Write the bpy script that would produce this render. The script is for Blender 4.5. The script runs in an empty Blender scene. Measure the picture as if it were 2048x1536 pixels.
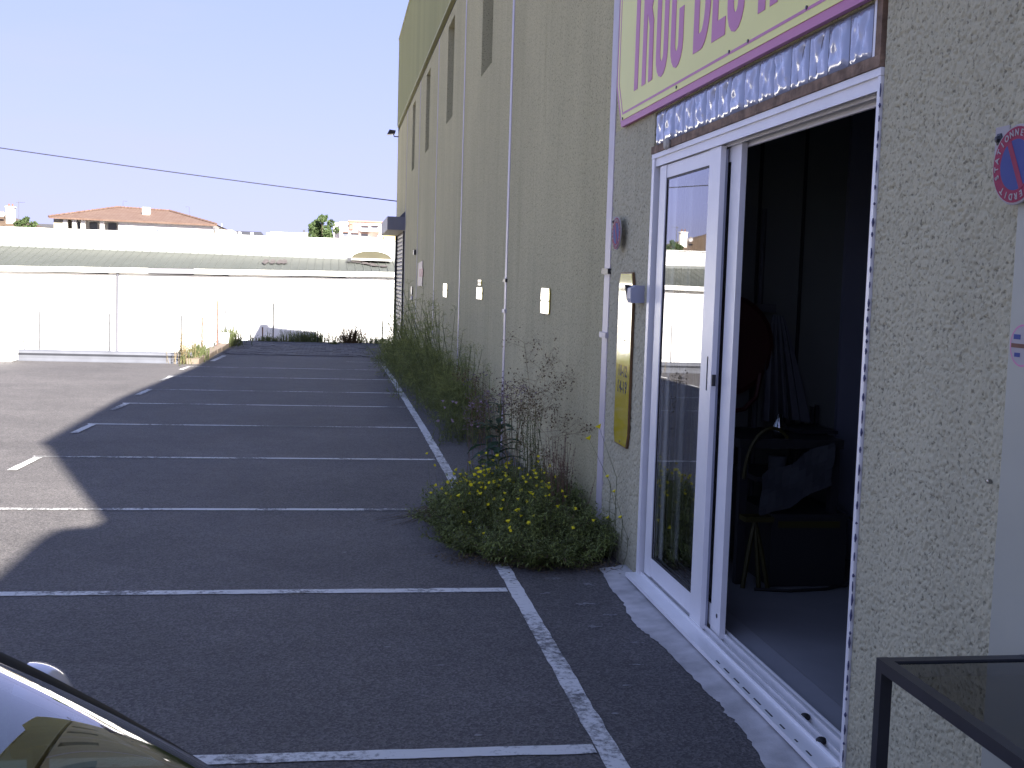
import bpy, math, random
import numpy as np
from mathutils import Vector, Matrix

random.seed(7)
rng = np.random.default_rng(7)
S = bpy.context.scene
COL = S.collection

# ------------------------------------------------------------------ camera
cam_d = bpy.data.cameras.new("camera")
cam = bpy.data.objects.new("camera", cam_d)
COL.objects.link(cam)
S.camera = cam
cam_d.sensor_width = 36.0
cam_d.lens = 2350.0 / 2048.0 * 36.0
cam_d.clip_start = 0.05
cam_d.clip_end = 3000.0
cr = Vector((0.98839636, -0.14888004, 0.03012271))
cu = Vector((-0.01684291, 0.08966693, 0.99582938))
cf = Vector((0.15096013, 0.98478149, -0.0861189))
cam.matrix_world = Matrix(((cr.x, cu.x, -cf.x, 0.0), (cr.y, cu.y, -cf.y, 0.0), (cr.z, cu.z, -cf.z, 1.88), (0, 0, 0, 1)))

# ------------------------------------------------------------------ sky, sun, exposure
SUN_DIR = Vector((0.526, -1.564, 1.0)).normalized()        # towards the sun
elev = math.asin(SUN_DIR.z)
azim = math.atan2(SUN_DIR.x, SUN_DIR.y)                    # clockwise from +Y
W = bpy.data.worlds.new("World")
S.world = W
W.use_nodes = True
wn = W.node_tree.nodes
sky = wn.new("ShaderNodeTexSky")
sky.sky_type = 'NISHITA'
sky.sun_disc = False
sky.sun_elevation = elev
sky.sun_rotation = azim
sky.air_density = 1.0
sky.dust_density = 0.25
sky.ozone_density = 2.5
bg = wn["Background"]
# the camera rolls off the bright horizon: soft shoulder x / (1 + x / k) on the whole sky, then its violet white balance
k_ = wn.new("ShaderNodeVectorMath"); k_.operation = 'MULTIPLY_ADD'
k_.inputs[1].default_value = (1 / 1.68, 1 / 1.9, 1 / 5.0)
k_.inputs[2].default_value = (1, 1, 1)
dv_ = wn.new("ShaderNodeVectorMath"); dv_.operation = 'DIVIDE'
wb_ = wn.new("ShaderNodeVectorMath"); wb_.operation = 'MULTIPLY'
wb_.inputs[1].default_value = (1.02, 0.96, 0.85)
WL = W.node_tree.links
WL.new(sky.outputs[0], k_.inputs[0])
WL.new(sky.outputs[0], dv_.inputs[0]); WL.new(k_.outputs[0], dv_.inputs[1])
WL.new(dv_.outputs[0], wb_.inputs[0])
ctc = wn.new("ShaderNodeTexCoord"); cmp_ = wn.new("ShaderNodeMapping"); cmp_.inputs['Scale'].default_value = (1.6, 1.6, 9.0)
cno = wn.new("ShaderNodeTexNoise"); cno.inputs['Scale'].default_value = 1.7; cno.inputs['Detail'].default_value = 5
crm = wn.new("ShaderNodeMapRange"); crm.inputs[1].default_value = 0.50; crm.inputs[2].default_value = 0.80; crm.inputs[3].default_value = 0.0; crm.inputs[4].default_value = 0.42
cmx = wn.new("ShaderNodeMix"); cmx.data_type = 'RGBA'; cmx.inputs[7].default_value = (1.45, 1.42, 1.95, 1)
WL.new(ctc.outputs['Generated'], cmp_.inputs[0]); WL.new(cmp_.outputs[0], cno.inputs['Vector']); WL.new(cno.outputs[0], crm.inputs[0])
WL.new(crm.outputs[0], cmx.inputs[0]); WL.new(wb_.outputs[0], cmx.inputs[6])
WL.new(cmx.outputs[2], bg.inputs[0])
bg.inputs[1].default_value = 0.122
sun_d = bpy.data.lights.new("sun", 'SUN')
sun_d.energy = 5.0
sun_d.angle = math.radians(0.55)
sun_d.color = (1.0, 0.95, 0.86)
sun = bpy.data.objects.new("sun", sun_d)
COL.objects.link(sun)
sun.rotation_euler = SUN_DIR.to_track_quat('Z', 'Y').to_euler()
sun.location = (10, -20, 30)
S.view_settings.view_transform = 'Standard'
S.view_settings.look = 'None'
S.view_settings.exposure = 2.1
S.view_settings.gamma = 1.0
S.view_settings.use_curve_mapping = False
S.cycles.max_bounces = 8
S.cycles.glossy_bounces = 4
S.cycles.transparent_max_bounces = 12
S.cycles.sample_clamp_indirect = 6.0

# ------------------------------------------------------------------ materials
def nodes_of(name):
    m = bpy.data.materials.new(name)
    m.use_nodes = True
    nt = m.node_tree
    return m, nt, nt.nodes, nt.links, nt.nodes["Principled BSDF"]

def tex_coord(nt, scale=(1, 1, 1)):
    g = nt.nodes.new("ShaderNodeNewGeometry")
    mp = nt.nodes.new("ShaderNodeMapping")
    mp.inputs['Scale'].default_value = scale
    nt.links.new(g.outputs['Position'], mp.inputs['Vector'])
    return mp.outputs[0]

def noise(nt, vec, scale, detail=3, rough=0.55):
    n = nt.nodes.new("ShaderNodeTexNoise")
    n.inputs['Scale'].default_value = scale
    n.inputs['Detail'].default_value = detail
    n.inputs['Roughness'].default_value = rough
    nt.links.new(vec, n.inputs['Vector'])
    return n.outputs[0]

def ramp(nt, fac, stops):
    r = nt.nodes.new("ShaderNodeValToRGB")
    while len(r.color_ramp.elements) < len(stops):
        r.color_ramp.elements.new(0.5)
    for e, (p, c) in zip(r.color_ramp.elements, stops):
        e.position = p
        e.color = (c, c, c, 1) if isinstance(c, (int, float)) else (*c, 1)
    nt.links.new(fac, r.inputs[0])
    return r.outputs[0]

def mixc(nt, fac, a, b, mode='MIX'):
    m = nt.nodes.new("ShaderNodeMix")
    m.data_type = 'RGBA'
    m.blend_type = mode
    for s, v in ((m.inputs[0], fac), (m.inputs[6], a), (m.inputs[7], b)):
        if isinstance(v, (int, float)):
            s.default_value = v
        elif isinstance(v, tuple):
            s.default_value = (*v, 1)
        else:
            nt.links.new(v, s)
    return m.outputs[2]

def bump(nt, height, strength, dist):
    b = nt.nodes.new("ShaderNodeBump")
    b.inputs['Strength'].default_value = strength
    b.inputs['Distance'].default_value = dist
    nt.links.new(height, b.inputs['Height'])
    return b.outputs[0]

def mat(name, col, rough=0.7, var=0.12, vscale=3.0, bscale=0, bstr=0.3, bdist=0.002, metal=0.0, spec=0.4, stretch=(1, 1, 1), coat=0.0):
    m, nt, N, L, P = nodes_of(name)
    P.inputs['Roughness'].default_value = rough
    P.inputs['Metallic'].default_value = metal
    P.inputs['Specular IOR Level'].default_value = spec
    P.inputs['Coat Weight'].default_value = coat
    v = tex_coord(nt, stretch)
    if var > 0:
        n = noise(nt, v, vscale, 4)
        f = ramp(nt, n, [(0.3, 1 - var), (0.7, 1 + var * 0.6)])
        c = mixc(nt, 1.0, col, f, 'MULTIPLY')
        L.new(c, P.inputs['Base Color'])
    else:
        P.inputs['Base Color'].default_value = (*col, 1)
    if bscale:
        L.new(bump(nt, noise(nt, v, bscale, 3), bstr, bdist), P.inputs['Normal'])
    return m

def mat_asphalt():
    m, nt, N, L, P = nodes_of("asphalt")
    v = tex_coord(nt)
    fine = noise(nt, v, 130, 2, 0.7)
    vor = N.new("ShaderNodeTexVoronoi")
    vor.inputs['Scale'].default_value = 95
    L.new(v, vor.inputs['Vector'])
    big = noise(nt, v, 0.55, 4, 0.6)
    mid = noise(nt, v, 4.0, 4, 0.6)
    c = mixc(nt, ramp(nt, vor.outputs['Color'], [(0.25, 0.0), (0.85, 1.0)]), (0.072, 0.066, 0.066), (0.160, 0.147, 0.145))
    c = mixc(nt, ramp(nt, fine, [(0.66, 0.0), (0.74, 1.0)]), c, (0.30, 0.29, 0.29))
    c = mixc(nt, ramp(nt, fine, [(0.30, 1.0), (0.37, 0.0)]), c, (0.030, 0.030, 0.031))
    c = mixc(nt, 1.0, c, ramp(nt, big, [(0.3, 0.80), (0.7, 1.16)]), 'MULTIPLY')
    c = mixc(nt, 1.0, c, ramp(nt, mid, [(0.3, 0.90), (0.7, 1.08)]), 'MULTIPLY')
    stain = noise(nt, tex_coord(nt, (1, 0.55, 1)), 1.6, 3, 0.5)
    c = mixc(nt, ramp(nt, stain, [(0.68, 0.0), (0.76, 0.45)]), c, (0.055, 0.053, 0.053))
    L.new(c, P.inputs['Base Color'])
    P.inputs['Roughness'].default_value = 0.74
    P.inputs['Specular IOR Level'].default_value = 0.34
    h = mixc(nt, 0.5, fine, vor.outputs['Distance'])
    L.new(bump(nt, h, 0.7, 0.006), P.inputs['Normal'])
    return m

def mat_paint(name="road_paint", off=0.0):
    # worn white road paint: the asphalt shows through where it has flaked
    m, nt, N, L, P = nodes_of(name)
    v = tex_coord(nt)
    wear = noise(nt, v, 26, 5, 0.75)
    patch = noise(nt, v, 1.3, 3, 0.6)
    s = N.new("ShaderNodeMath"); s.operation = 'ADD'
    L.new(wear, s.inputs[0]); L.new(patch, s.inputs[1])
    crack = noise(nt, tex_coord(nt, (1.2, 16, 1)), 5.0, 2, 0.5)
    f = ramp(nt, s.outputs[0], [(0.78 + off, 0.0), (0.97 + off, 1.0)])
    c = mixc(nt, f, (0.15, 0.145, 0.145), (0.70, 0.69, 0.68))
    c = mixc(nt, ramp(nt, crack, [(0.30, 0.75), (0.36, 0.0)]), c, (0.12, 0.12, 0.12))
    L.new(c, P.inputs['Base Color'])
    P.inputs['Roughness'].default_value = 0.7
    L.new(bump(nt, wear, 0.4, 0.003), P.inputs['Normal'])
    return m

def mat_roughcast(name, col, speck=1.0, bs=1.0):
    m, nt, N, L, P = nodes_of(name)
    v = tex_coord(nt)
    n1 = noise(nt, v, 62, 2.5, 0.55)
    n2 = noise(nt, v, 34, 2, 0.5)
    big = noise(nt, tex_coord(nt, (1, 1, 0.35)), 0.9, 4, 0.6)
    streak = noise(nt, tex_coord(nt, (1, 3.0, 0.09)), 1.3, 3, 0.6)
    c = mixc(nt, 1.0, col, ramp(nt, big, [(0.3, 0.92), (0.7, 1.07)]), 'MULTIPLY')
    c = mixc(nt, 1.0, c, ramp(nt, streak, [(0.35, 0.95), (0.65, 1.04)]), 'MULTIPLY')
    drip = noise(nt, tex_coord(nt, (1, 7.0, 0.35)), 1.1, 4, 0.65)
    c = mixc(nt, ramp(nt, drip, [(0.60, 0.0), (0.74, 0.42)]), c, tuple(x * y for x, y in zip(col, (0.62, 0.58, 0.52))))
    gp = N.new("ShaderNodeNewGeometry"); sx = N.new("ShaderNodeSeparateXYZ"); L.new(gp.outputs['Position'], sx.inputs[0])
    ad = N.new("ShaderNodeMath"); ad.operation = 'MULTIPLY_ADD'; ad.inputs[1].default_value = 0.55
    L.new(noise(nt, v, 5.0, 4, 0.7), ad.inputs[0]); L.new(sx.outputs['Z'], ad.inputs[2])
    c = mixc(nt, ramp(nt, ad.outputs[0], [(0.25, 0.45), (0.55, 0.0)]), c, (0.20, 0.185, 0.15))
    c = mixc(nt, ramp(nt, n1, [(0.33, 0.85 * speck), (0.43, 0.0)]), c, tuple(x * 0.28 for x in col))  # bump pits coloured darker: their shade and dirt put into the colour
    c = mixc(nt, ramp(nt, n1, [(0.62, 0.0), (0.72, 0.35 * speck)]), c, tuple(min(1, x * 1.35) for x in col))
    L.new(c, P.inputs['Base Color'])
    P.inputs['Roughness'].default_value = 0.95
    P.inputs['Specular IOR Level'].default_value = 0.15
    h = mixc(nt, 0.45, n1, n2)
    L.new(bump(nt, h, 0.9 * bs, 0.014), P.inputs['Normal'])
    return m

def mat_glass(name, tint=(0.75, 0.8, 0.8), boost=1.9, rough=0.0):
    m, nt, N, L, P = nodes_of(name)
    N.remove(P)
    out = [n for n in N if n.type == 'OUTPUT_MATERIAL'][0]
    tr = N.new("ShaderNodeBsdfTransparent"); tr.inputs[0].default_value = (*tint, 1)
    gl = N.new("ShaderNodeBsdfGlossy"); gl.inputs['Roughness'].default_value = rough
    gl.inputs[0].default_value = (1, 1, 1, 1)
    fr = N.new("ShaderNodeFresnel"); fr.inputs[0].default_value = 1.5
    mu = N.new("ShaderNodeMath"); mu.operation = 'MULTIPLY'; mu.use_clamp = True
    mu.inputs[1].default_value = boost
    L.new(fr.outputs[0], mu.inputs[0])
    mx = N.new("ShaderNodeMixShader")
    L.new(mu.outputs[0], mx.inputs[0]); L.new(tr.outputs[0], mx.inputs[1]); L.new(gl.outputs[0], mx.inputs[2])
    L.new(mx.outputs[0], out.inputs[0])
    return m

def mat_leaf(name, col, var=0.35, trans=0.25):
    m, nt, N, L, P = nodes_of(name)
    v = tex_coord(nt)
    n = noise(nt, v, 9, 3, 0.6)
    n2 = noise(nt, v, 60, 1, 0.5)
    c = mixc(nt, 1.0, col, ramp(nt, n, [(0.3, 1 - var), (0.7, 1 + var)]), 'MULTIPLY')
    c = mixc(nt, ramp(nt, n2, [(0.62, 0.0), (0.72, 0.35)]), c, (col[0] * 1.9, col[1] * 1.5, col[2] * 0.9))
    L.new(c, P.inputs['Base Color'])
    P.inputs['Roughness'].default_value = 0.6
    P.inputs['Specular IOR Level'].default_value = 0.3
    out = [x for x in N if x.type == 'OUTPUT_MATERIAL'][0]
    tl = N.new("ShaderNodeBsdfTranslucent")
    L.new(c, tl.inputs[0])
    mx = N.new("ShaderNodeMixShader"); mx.inputs[0].default_value = trans
    L.new(P.outputs[0], mx.inputs[1]); L.new(tl.outputs[0], mx.inputs[2])
    L.new(mx.outputs[0], out.inputs[0])
    return m

def mat_blockglass():
    m, nt, N, L, P = nodes_of("glass_block_glass")
    P.inputs['Base Color'].default_value = (0.36, 0.40, 0.55, 1)
    P.inputs['Roughness'].default_value = 0.06
    P.inputs['Specular IOR Level'].default_value = 1.0
    P.inputs['Coat Weight'].default_value = 0.6
    P.inputs['Coat Roughness'].default_value = 0.05
    return m

def mat_roof_tiles():
    m, nt, N, L, P = nodes_of("roof_tiles")
    v = tex_coord(nt)
    w = N.new("ShaderNodeTexWave"); w.inputs['Scale'].default_value = 1.4
    w.bands_direction = 'X'
    L.new(v, w.inputs['Vector'])
    n = noise(nt, v, 2.2, 4, 0.7)
    c = mixc(nt, ramp(nt, n, [(0.35, 0.0), (0.65, 1.0)]), (0.118, 0.068, 0.050), (0.155, 0.102, 0.080))
    c = mixc(nt, ramp(nt, w.outputs[0], [(0.0, 0.35), (0.3, 0.0)]), c, (0.09, 0.045, 0.03))
    L.new(c, P.inputs['Base Color'])
    P.inputs['Roughness'].default_value = 0.9
    return m

ASPH = mat_asphalt()
PAINT = mat_paint()
PAINTW = mat_paint("worn_road_paint", 0.07)
PAINTF = mat_paint("faded_road_paint", 0.165)
WALLM = mat_roughcast("roughcast_render", (0.500, 0.455, 0.275))
WALLN = mat_roughcast("coarse_roughcast", (0.480, 0.447, 0.312), 0.75, 0.5)
CLAD = mat("olive_cladding", (0.43, 0.41, 0.17), 0.55, 0.10, 0.8, stretch=(1, 2, 0.15))
STRIP = mat("white_plastic_strip", (0.54, 0.49, 0.51), 0.45, 0.10, 4.0)
WHITE = mat("white_lacquer", (0.82, 0.80, 0.80), 0.35, 0.05, 6.0, spec=0.5)
WHITEPANEL = mat("white_panel_paint", (0.39, 0.39, 0.32), 0.55, 0.06, 2.0)
DARKGAP = mat("dark_gap", (0.02, 0.02, 0.022), 0.9, 0)
RUBBER = mat("black_rubber", (0.015, 0.015, 0.016), 0.6, 0)
PANE = mat_glass("clear_glass", (0.80, 0.84, 0.83), 1.9)
TABLEGLASS = mat_glass("table_glass", (0.86, 0.93, 0.93), 1.2)
BLOCKG = mat_blockglass()
MORTAR = mat("mortar", (0.16, 0.16, 0.19), 0.9, 0.2, 20)
ROTWOOD = mat("weathered_chipboard", (0.24, 0.16, 0.11), 0.9, 0.55, 14, 45, 0.8, 0.006)
FOAM = mat("expanding_foam", (0.5, 0.47, 0.4), 0.9, 0.2, 30, 60, 0.6, 0.004)
CONC = mat("pale_concrete", (0.50, 0.48, 0.48), 0.9, 0.34, 5.0, 90, 0.5, 0.004)
KERBC = mat("beige_concrete", (0.21, 0.165, 0.13), 0.9, 0.2, 3.0, 50, 0.5, 0.004)
PAVER = mat("grey_paver", (0.16, 0.15, 0.15), 0.9, 0.30, 1.4, 60, 0.5, 0.004)
LOWG = mat("dry_ground", (0.22, 0.20, 0.16), 0.95, 0.3, 0.4)
WBUILD = mat("white_building_paint", (0.82, 0.81, 0.80), 0.8, 0.03, 1.2)
GUTTER = mat("white_fascia", (0.80, 0.79, 0.76), 0.7, 0.12, 0.7)
GUTTERD = mat("greyed_fascia", (0.20, 0.20, 0.22), 0.7, 0.15, 0.9)
PIPEG = mat("grey_downpipe", (0.105, 0.105, 0.125), 0.6, 0.1, 2)
ROOFG = mat("grey_green_sheet", (0.084, 0.090, 0.079), 0.7, 0.10, 0.9)
ROOFSTAIN = mat("rusty_mossy_sheet", (0.10, 0.085, 0.082), 0.85, 0.45, 5.0)
SOFFIT = mat("olive_soffit", (0.075, 0.068, 0.042), 0.8, 0.1, 2)
TILES = mat_roof_tiles()
BROWNT = mat("brown_roof_tiles", (0.11, 0.075, 0.05), 0.9, 0.25, 3)
HWALL = mat("house_white_render", (0.78, 0.75, 0.70), 0.85, 0.05, 1)
HCREAM = mat("house_cream_render", (0.24, 0.22, 0.17), 0.85, 0.05, 1)
HDARK = mat("house_window_glass", (0.13, 0.14, 0.17), 0.3, 0.1, 1)
SLATE = mat("slate_grey_roof", (0.06, 0.06, 0.07), 0.8, 0.15, 1)
PINK = mat("salmon_render", (0.34, 0.19, 0.14), 0.85, 0.08, 0.6)
PINKW = mat("apartment_white_render", (0.80, 0.74, 0.70), 0.85, 0.05, 0.6)
GALV = mat("galvanised_steel", (0.125, 0.130, 0.155), 0.6, 0.15, 2.5, metal=0.2)
IRON = mat("dark_fence_iron", (0.11, 0.11, 0.12), 0.6, 0.2, 8)
RUST = mat("rusty_iron", (0.20, 0.10, 0.065), 0.8, 0.3, 10)
SHUTTER = mat("brown_shutter_slats", (0.155, 0.135, 0.130), 0.5, 0.12, 3)
BOXD = mat("grey_shutter_box", (0.20, 0.20, 0.23), 0.5, 0.06, 3)
BOXU = mat("cream_soffit_board", (0.55, 0.49, 0.36), 0.7, 0.06, 3)
YPLATE = mat("yellow_enamel_plate", (0.72, 0.56, 0.015), 0.10, 0.06, 5, spec=0.8, coat=1.0)
YEDGE = mat("rusty_plate_edge", (0.16, 0.085, 0.03), 0.6, 0.3, 20)
INKB = mat("black_print", (0.05, 0.045, 0.02), 0.10, 0, spec=0.8, coat=1.0)
INKF = mat("faded_brown_print", (0.40, 0.28, 0.05), 0.10, 0, spec=0.8, coat=1.0)
SIGNCREAM = mat("sign_cream", (0.82, 0.79, 0.25), 0.45, 0.04, 1.5)
SIGNPURP = mat("sign_purple", (0.52, 0.165, 0.33), 0.45, 0.05, 2.0)
SGRED = mat("sign_red", (0.31, 0.040, 0.085), 0.6, 0.12, 9, spec=0.15)
SGBLUE = mat("sign_blue", (0.062, 0.080, 0.25), 0.6, 0.10, 9, spec=0.15)
SGWHITE = mat("sign_white", (0.40, 0.37, 0.37), 0.6, 0.06, 9, spec=0.2)
GREYBOX = mat("grey_plastic_box", (0.34, 0.35, 0.42), 0.45, 0.05, 5)
BLACKM = mat("black_metal", (0.025, 0.025, 0.03), 0.4, 0.05, 5)
TABLEM = mat("charcoal_steel", (0.040, 0.040, 0.047), 0.38, 0.12, 9, metal=0.3)
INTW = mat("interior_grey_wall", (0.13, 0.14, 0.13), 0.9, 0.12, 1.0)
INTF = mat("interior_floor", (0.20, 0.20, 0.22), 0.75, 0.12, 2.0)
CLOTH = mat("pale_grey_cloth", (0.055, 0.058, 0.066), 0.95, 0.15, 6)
REDM = mat("dark_red_metal", (0.045, 0.006, 0.006), 0.5, 0.05, 4)
YHOSE = mat("yellow_hose", (0.040, 0.034, 0.005), 0.5, 0.05, 4)
BLACKP = mat("black_plastic", (0.02, 0.02, 0.022), 0.5, 0.05, 4)
CHROME = mat("chrome", (0.34, 0.34, 0.35), 0.16, 0, metal=1.0)
CARP = mat("dark_car_paint", (0.018, 0.018, 0.024), 0.25, 0.03, 3, coat=1.0)
CARGLASS = mat_glass("car_glass", (0.34, 0.44, 0.42), 1.55)
MIRCASE = mat("sky_tinted_case", (0.50, 0.49, 0.62), 0.2, 0.05, 5, coat=1.0)  # reflected sky painted into the casing colour as a violet tint
SGRIM = mat("bright_rim", (0.85, 0.85, 0.85), 0.25, 0, coat=1.0)
CARINT = mat("car_interior", (0.030, 0.035, 0.035), 0.8, 0.05, 5)
MIRRORG = mat("mirror_glass", (0.75, 0.78, 0.9), 0.02, 0, metal=1.0)
PLATEW = mat("number_plate_white", (0.6, 0.6, 0.6), 0.5, 0)
LAMPW = mat("lamp_lens", (0.6, 0.6, 0.62), 0.15, 0, coat=1.0)
LAMPR = mat("tail_lens", (0.35, 0.02, 0.02), 0.2, 0, coat=1.0)
G_BUSH = mat_leaf("ragwort_leaf", (0.145, 0.170, 0.050))
G_BUSH2 = mat_leaf("young_ragwort_leaf", (0.22, 0.26, 0.075))
G_DRYB = mat_leaf("dry_leaf", (0.13, 0.095, 0.055))
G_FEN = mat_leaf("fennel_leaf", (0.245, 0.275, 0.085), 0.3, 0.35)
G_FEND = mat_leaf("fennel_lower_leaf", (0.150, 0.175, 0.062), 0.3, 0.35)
G_DARK = mat_leaf("dark_thistle_leaf", (0.060, 0.105, 0.060))
G_STEM = mat_leaf("green_stem", (0.105, 0.120, 0.052), 0.2, 0.0)
G_STRAW = mat_leaf("straw_stem", (0.20, 0.155, 0.085), 0.2, 0.0)
G_RED = mat_leaf("reddish_dry_stem", (0.17, 0.105, 0.075), 0.3, 0.0)
G_SEED = mat_leaf("brown_seed_head", (0.120, 0.075, 0.035), 0.3, 0.1)
G_PURP = mat_leaf("mauve_fluff", (0.22, 0.165, 0.20), 0.3, 0.3)
G_GRASS = mat_leaf("verge_grass", (0.105, 0.125, 0.050), 0.3, 0.3)
G_TREE = mat_leaf("tree_leaf", (0.085, 0.125, 0.048), 0.35, 0.3)
G_BARK = mat_leaf("bark", (0.10, 0.075, 0.055), 0.2, 0.0)
PETAL = mat("yellow_petal", (0.85, 0.74, 0.015), 0.6, 0.06, 30)
PETALP = mat("pale_petal", (0.45, 0.33, 0.42), 0.6, 0.06, 30)

# ------------------------------------------------------------------ mesh helpers
ROOT = {}
def base_of(o):
    return ROOT.get(o.name, Vector((0, 0, 0)))

class M:
    def __init__(s):
        s.v = []; s.f = []
    def add(s, vs, fs):
        n = len(s.v)
        s.v.extend([tuple(map(float, p)) for p in vs])
        s.f.extend([tuple(i + n for i in f) for f in fs])
        return s
    def box(s, a, b):
        x0, y0, z0 = a; x1, y1, z1 = b
        x0, x1 = min(x0, x1), max(x0, x1); y0, y1 = min(y0, y1), max(y0, y1); z0, z1 = min(z0, z1), max(z0, z1)
        return s.add([(x0, y0, z0), (x1, y0, z0), (x1, y1, z0), (x0, y1, z0), (x0, y0, z1), (x1, y0, z1), (x1, y1, z1), (x0, y1, z1)],
                     [(0, 3, 2, 1), (4, 5, 6, 7), (0, 1, 5, 4), (1, 2, 6, 5), (2, 3, 7, 6), (3, 0, 4, 7)])
    def quad(s, a, b, c, d):
        return s.add([a, b, c, d], [(0, 1, 2, 3)])
    def tube(s, pts, r, n=6, cap=True):
        pts = [Vector(p) for p in pts]
        rs = r if isinstance(r, (list, tuple)) else [r] * len(pts)
        rings = []; base = len(s.v); vs = []; fs = []
        up = None
        for i, p in enumerate(pts):
            d = (pts[min(i + 1, len(pts) - 1)] - pts[max(i - 1, 0)])
            if d.length < 1e-9: d = Vector((0, 0, 1))
            d.normalize()
            if up is None:
                up = Vector((0, 0, 1)) if abs(d.z) < 0.9 else Vector((1, 0, 0))
            a = d.cross(up)
            if a.length < 1e-6: a = d.cross(Vector((0, 1, 0)))
            a.normalize(); b = a.cross(d); up = b
            for k in range(n):
                t = 2 * math.pi * k / n
                vs.append(p + (a * math.cos(t) + b * math.sin(t)) * rs[i])
        m = len(pts)
        for i in range(m - 1):
            for k in range(n):
                k2 = (k + 1) % n
                fs.append((i * n + k, i * n + k2, (i + 1) * n + k2, (i + 1) * n + k))
        if cap:
            fs.append(tuple(range(n))); fs.append(tuple((m - 1) * n + k for k in reversed(range(n))))
        return s.add(vs, fs)
    def prism(s, poly, fn, d0, d1):
        """poly: 2D outline, fn(u, v, d) -> 3D"""
        n = len(poly)
        vs = [fn(u, v, d0) for u, v in poly] + [fn(u, v, d1) for u, v in poly]
        fs = [tuple(range(n)), tuple(reversed(range(n, 2 * n)))] + [(i, i + n, (i + 1) % n + n, (i + 1) % n) for i in range(n)]
        return s.add(vs, fs)
    def lathe(s, prof, c, axis='z', n=20):
        vs = []; fs = []
        for r, h in prof:
            for k in range(n):
                t = 2 * math.pi * k / n
                a, b = r * math.cos(t), r * math.sin(t)
                p = {'z': (a, b, h), 'x': (h, a, b), 'y': (a, h, b)}[axis]
                vs.append((p[0] + c[0], p[1] + c[1], p[2] + c[2]))
        for i in range(len(prof) - 1):
            for k in range(n):
                k2 = (k + 1) % n
                fs.append((i * n + k, i * n + k2, (i + 1) * n + k2, (i + 1) * n + k))
        fs.append(tuple(range(n))); fs.append(tuple((len(prof) - 1) * n + k for k in reversed(range(n))))
        return s.add(vs, fs)
    def mesh(s, name, m, origin=(0, 0, 0), smooth=False):
        me = bpy.data.meshes.new(name)
        o = Vector(origin)
        me.from_pydata([(p[0] - o.x, p[1] - o.y, p[2] - o.z) for p in s.v], [], s.f)
        me.materials.append(m)
        if smooth:
            me.polygons.foreach_set("use_smooth", [True] * len(me.polygons))
        me.update()
        return me
    def build(s, name, m, parent=None, smooth=False, label=None, cat=None, group=None, kind=None):
        if parent is not None:
            org = base_of(parent)
            ob = bpy.data.objects.new(name, s.mesh(name, m, org, smooth))
            COL.objects.link(ob)
            ob.parent = parent
            ROOT[ob.name] = org
        else:
            a = np.array(s.v)
            org = Vector(((a[:, 0].min() + a[:, 0].max()) / 2, (a[:, 1].min() + a[:, 1].max()) / 2, a[:, 2].min()))
            ob = bpy.data.objects.new(name, s.mesh(name, m, org, smooth))
            ob.location = org
            COL.objects.link(ob)
            ROOT[ob.name] = org
        tag(ob, label, cat, group, kind)
        return ob

def tag(o, label=None, cat=None, group=None, kind=None):
    if label: o["label"] = label
    if cat: o["category"] = cat
    if group: o["group"] = group
    if kind: o["kind"] = kind

def thing(name, label, cat, loc, group=None):
    o = bpy.data.objects.new(name, None)
    o.empty_display_size = 0.1
    o.location = loc
    COL.objects.link(o)
    ROOT[o.name] = Vector(loc)
    tag(o, label, cat, group)
    return o

def inst(name, me, parent, loc, rot=(0, 0, 0), sc=1.0):
    o = bpy.data.objects.new(name, me)
    o.parent = parent
    o.location = Vector(loc) - base_of(parent)
    o.rotation_euler = rot
    o.scale = (sc, sc, sc) if isinstance(sc, (int, float)) else sc
    COL.objects.link(o)
    ROOT[o.name] = Vector(loc)
    return o

def zg(y):
    return -0.009 * max(0.0, y - 22.0)

WX = 1.955          # face of the warehouse wall

# ------------------------------------------------------------------ ground
g = M()
g.quad((-900, -900, -2.6), (900, -900, -2.6), (900, 900, -2.6), (-900, 900, -2.6))
g.build("lower_ground", LOWG, kind="structure")

lot = M()
def lot_strip(x0, x1, ys):
    for a, b in zip(ys[:-1], ys[1:]):
        lot.quad((x0, a, zg(a)), (x1, a, zg(a)), (x1, b, zg(b)), (x0, b, zg(b)))
lot_strip(-60, -2.95, [-40, 0, 10, 20, 22, 25.3])
lot_strip(-2.95, 2.2, [-40, 0, 10, 20, 22, 25.3, 29.0, 33.0, 36.35])
# retaining edges
lot.quad((-60, 25.3, -2.7), (-2.95, 25.3, -2.7), (-2.95, 25.3, zg(25.3)), (-60, 25.3, zg(25.3)))
lot.quad((-2.95, 25.3, -2.7), (-2.95, 36.35, -2.7), (-2.95, 36.35, zg(36.35)), (-2.95, 25.3, zg(25.3)))
lot.quad((-2.95, 36.35, -2.7), (2.2, 36.35, -2.7), (2.2, 36.35, zg(36.35)), (-2.95, 36.35, zg(36.35)))
park = lot.build("car_park", ASPH, kind="structure")

def line_mesh(x0, y0, x1, y1, w, z=0.004):
    """painted line with slightly ragged edges"""
    m = M()
    a = np.array([x0, y0]); b = np.array([x1, y1]); L = np.linalg.norm(b - a)
    d = (b - a) / L; n = np.array([-d[1], d[0]])
    k = max(2, int(L / 0.08))
    prev = None
    for i in range(k + 1):
        p = a + d * L * i / k
        e1 = w / 2 + rng.normal(0, 0.0025); e2 = w / 2 + rng.normal(0, 0.0025)
        q1 = p + n * e1; q2 = p - n * e2
        cur = ((q1[0], q1[1], zg(q1[1]) + z), (q2[0], q2[1], zg(q2[1]) + z))
        if prev: m.quad(prev[1], cur[1], cur[0], prev[0])
        prev = cur
    return m
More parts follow.
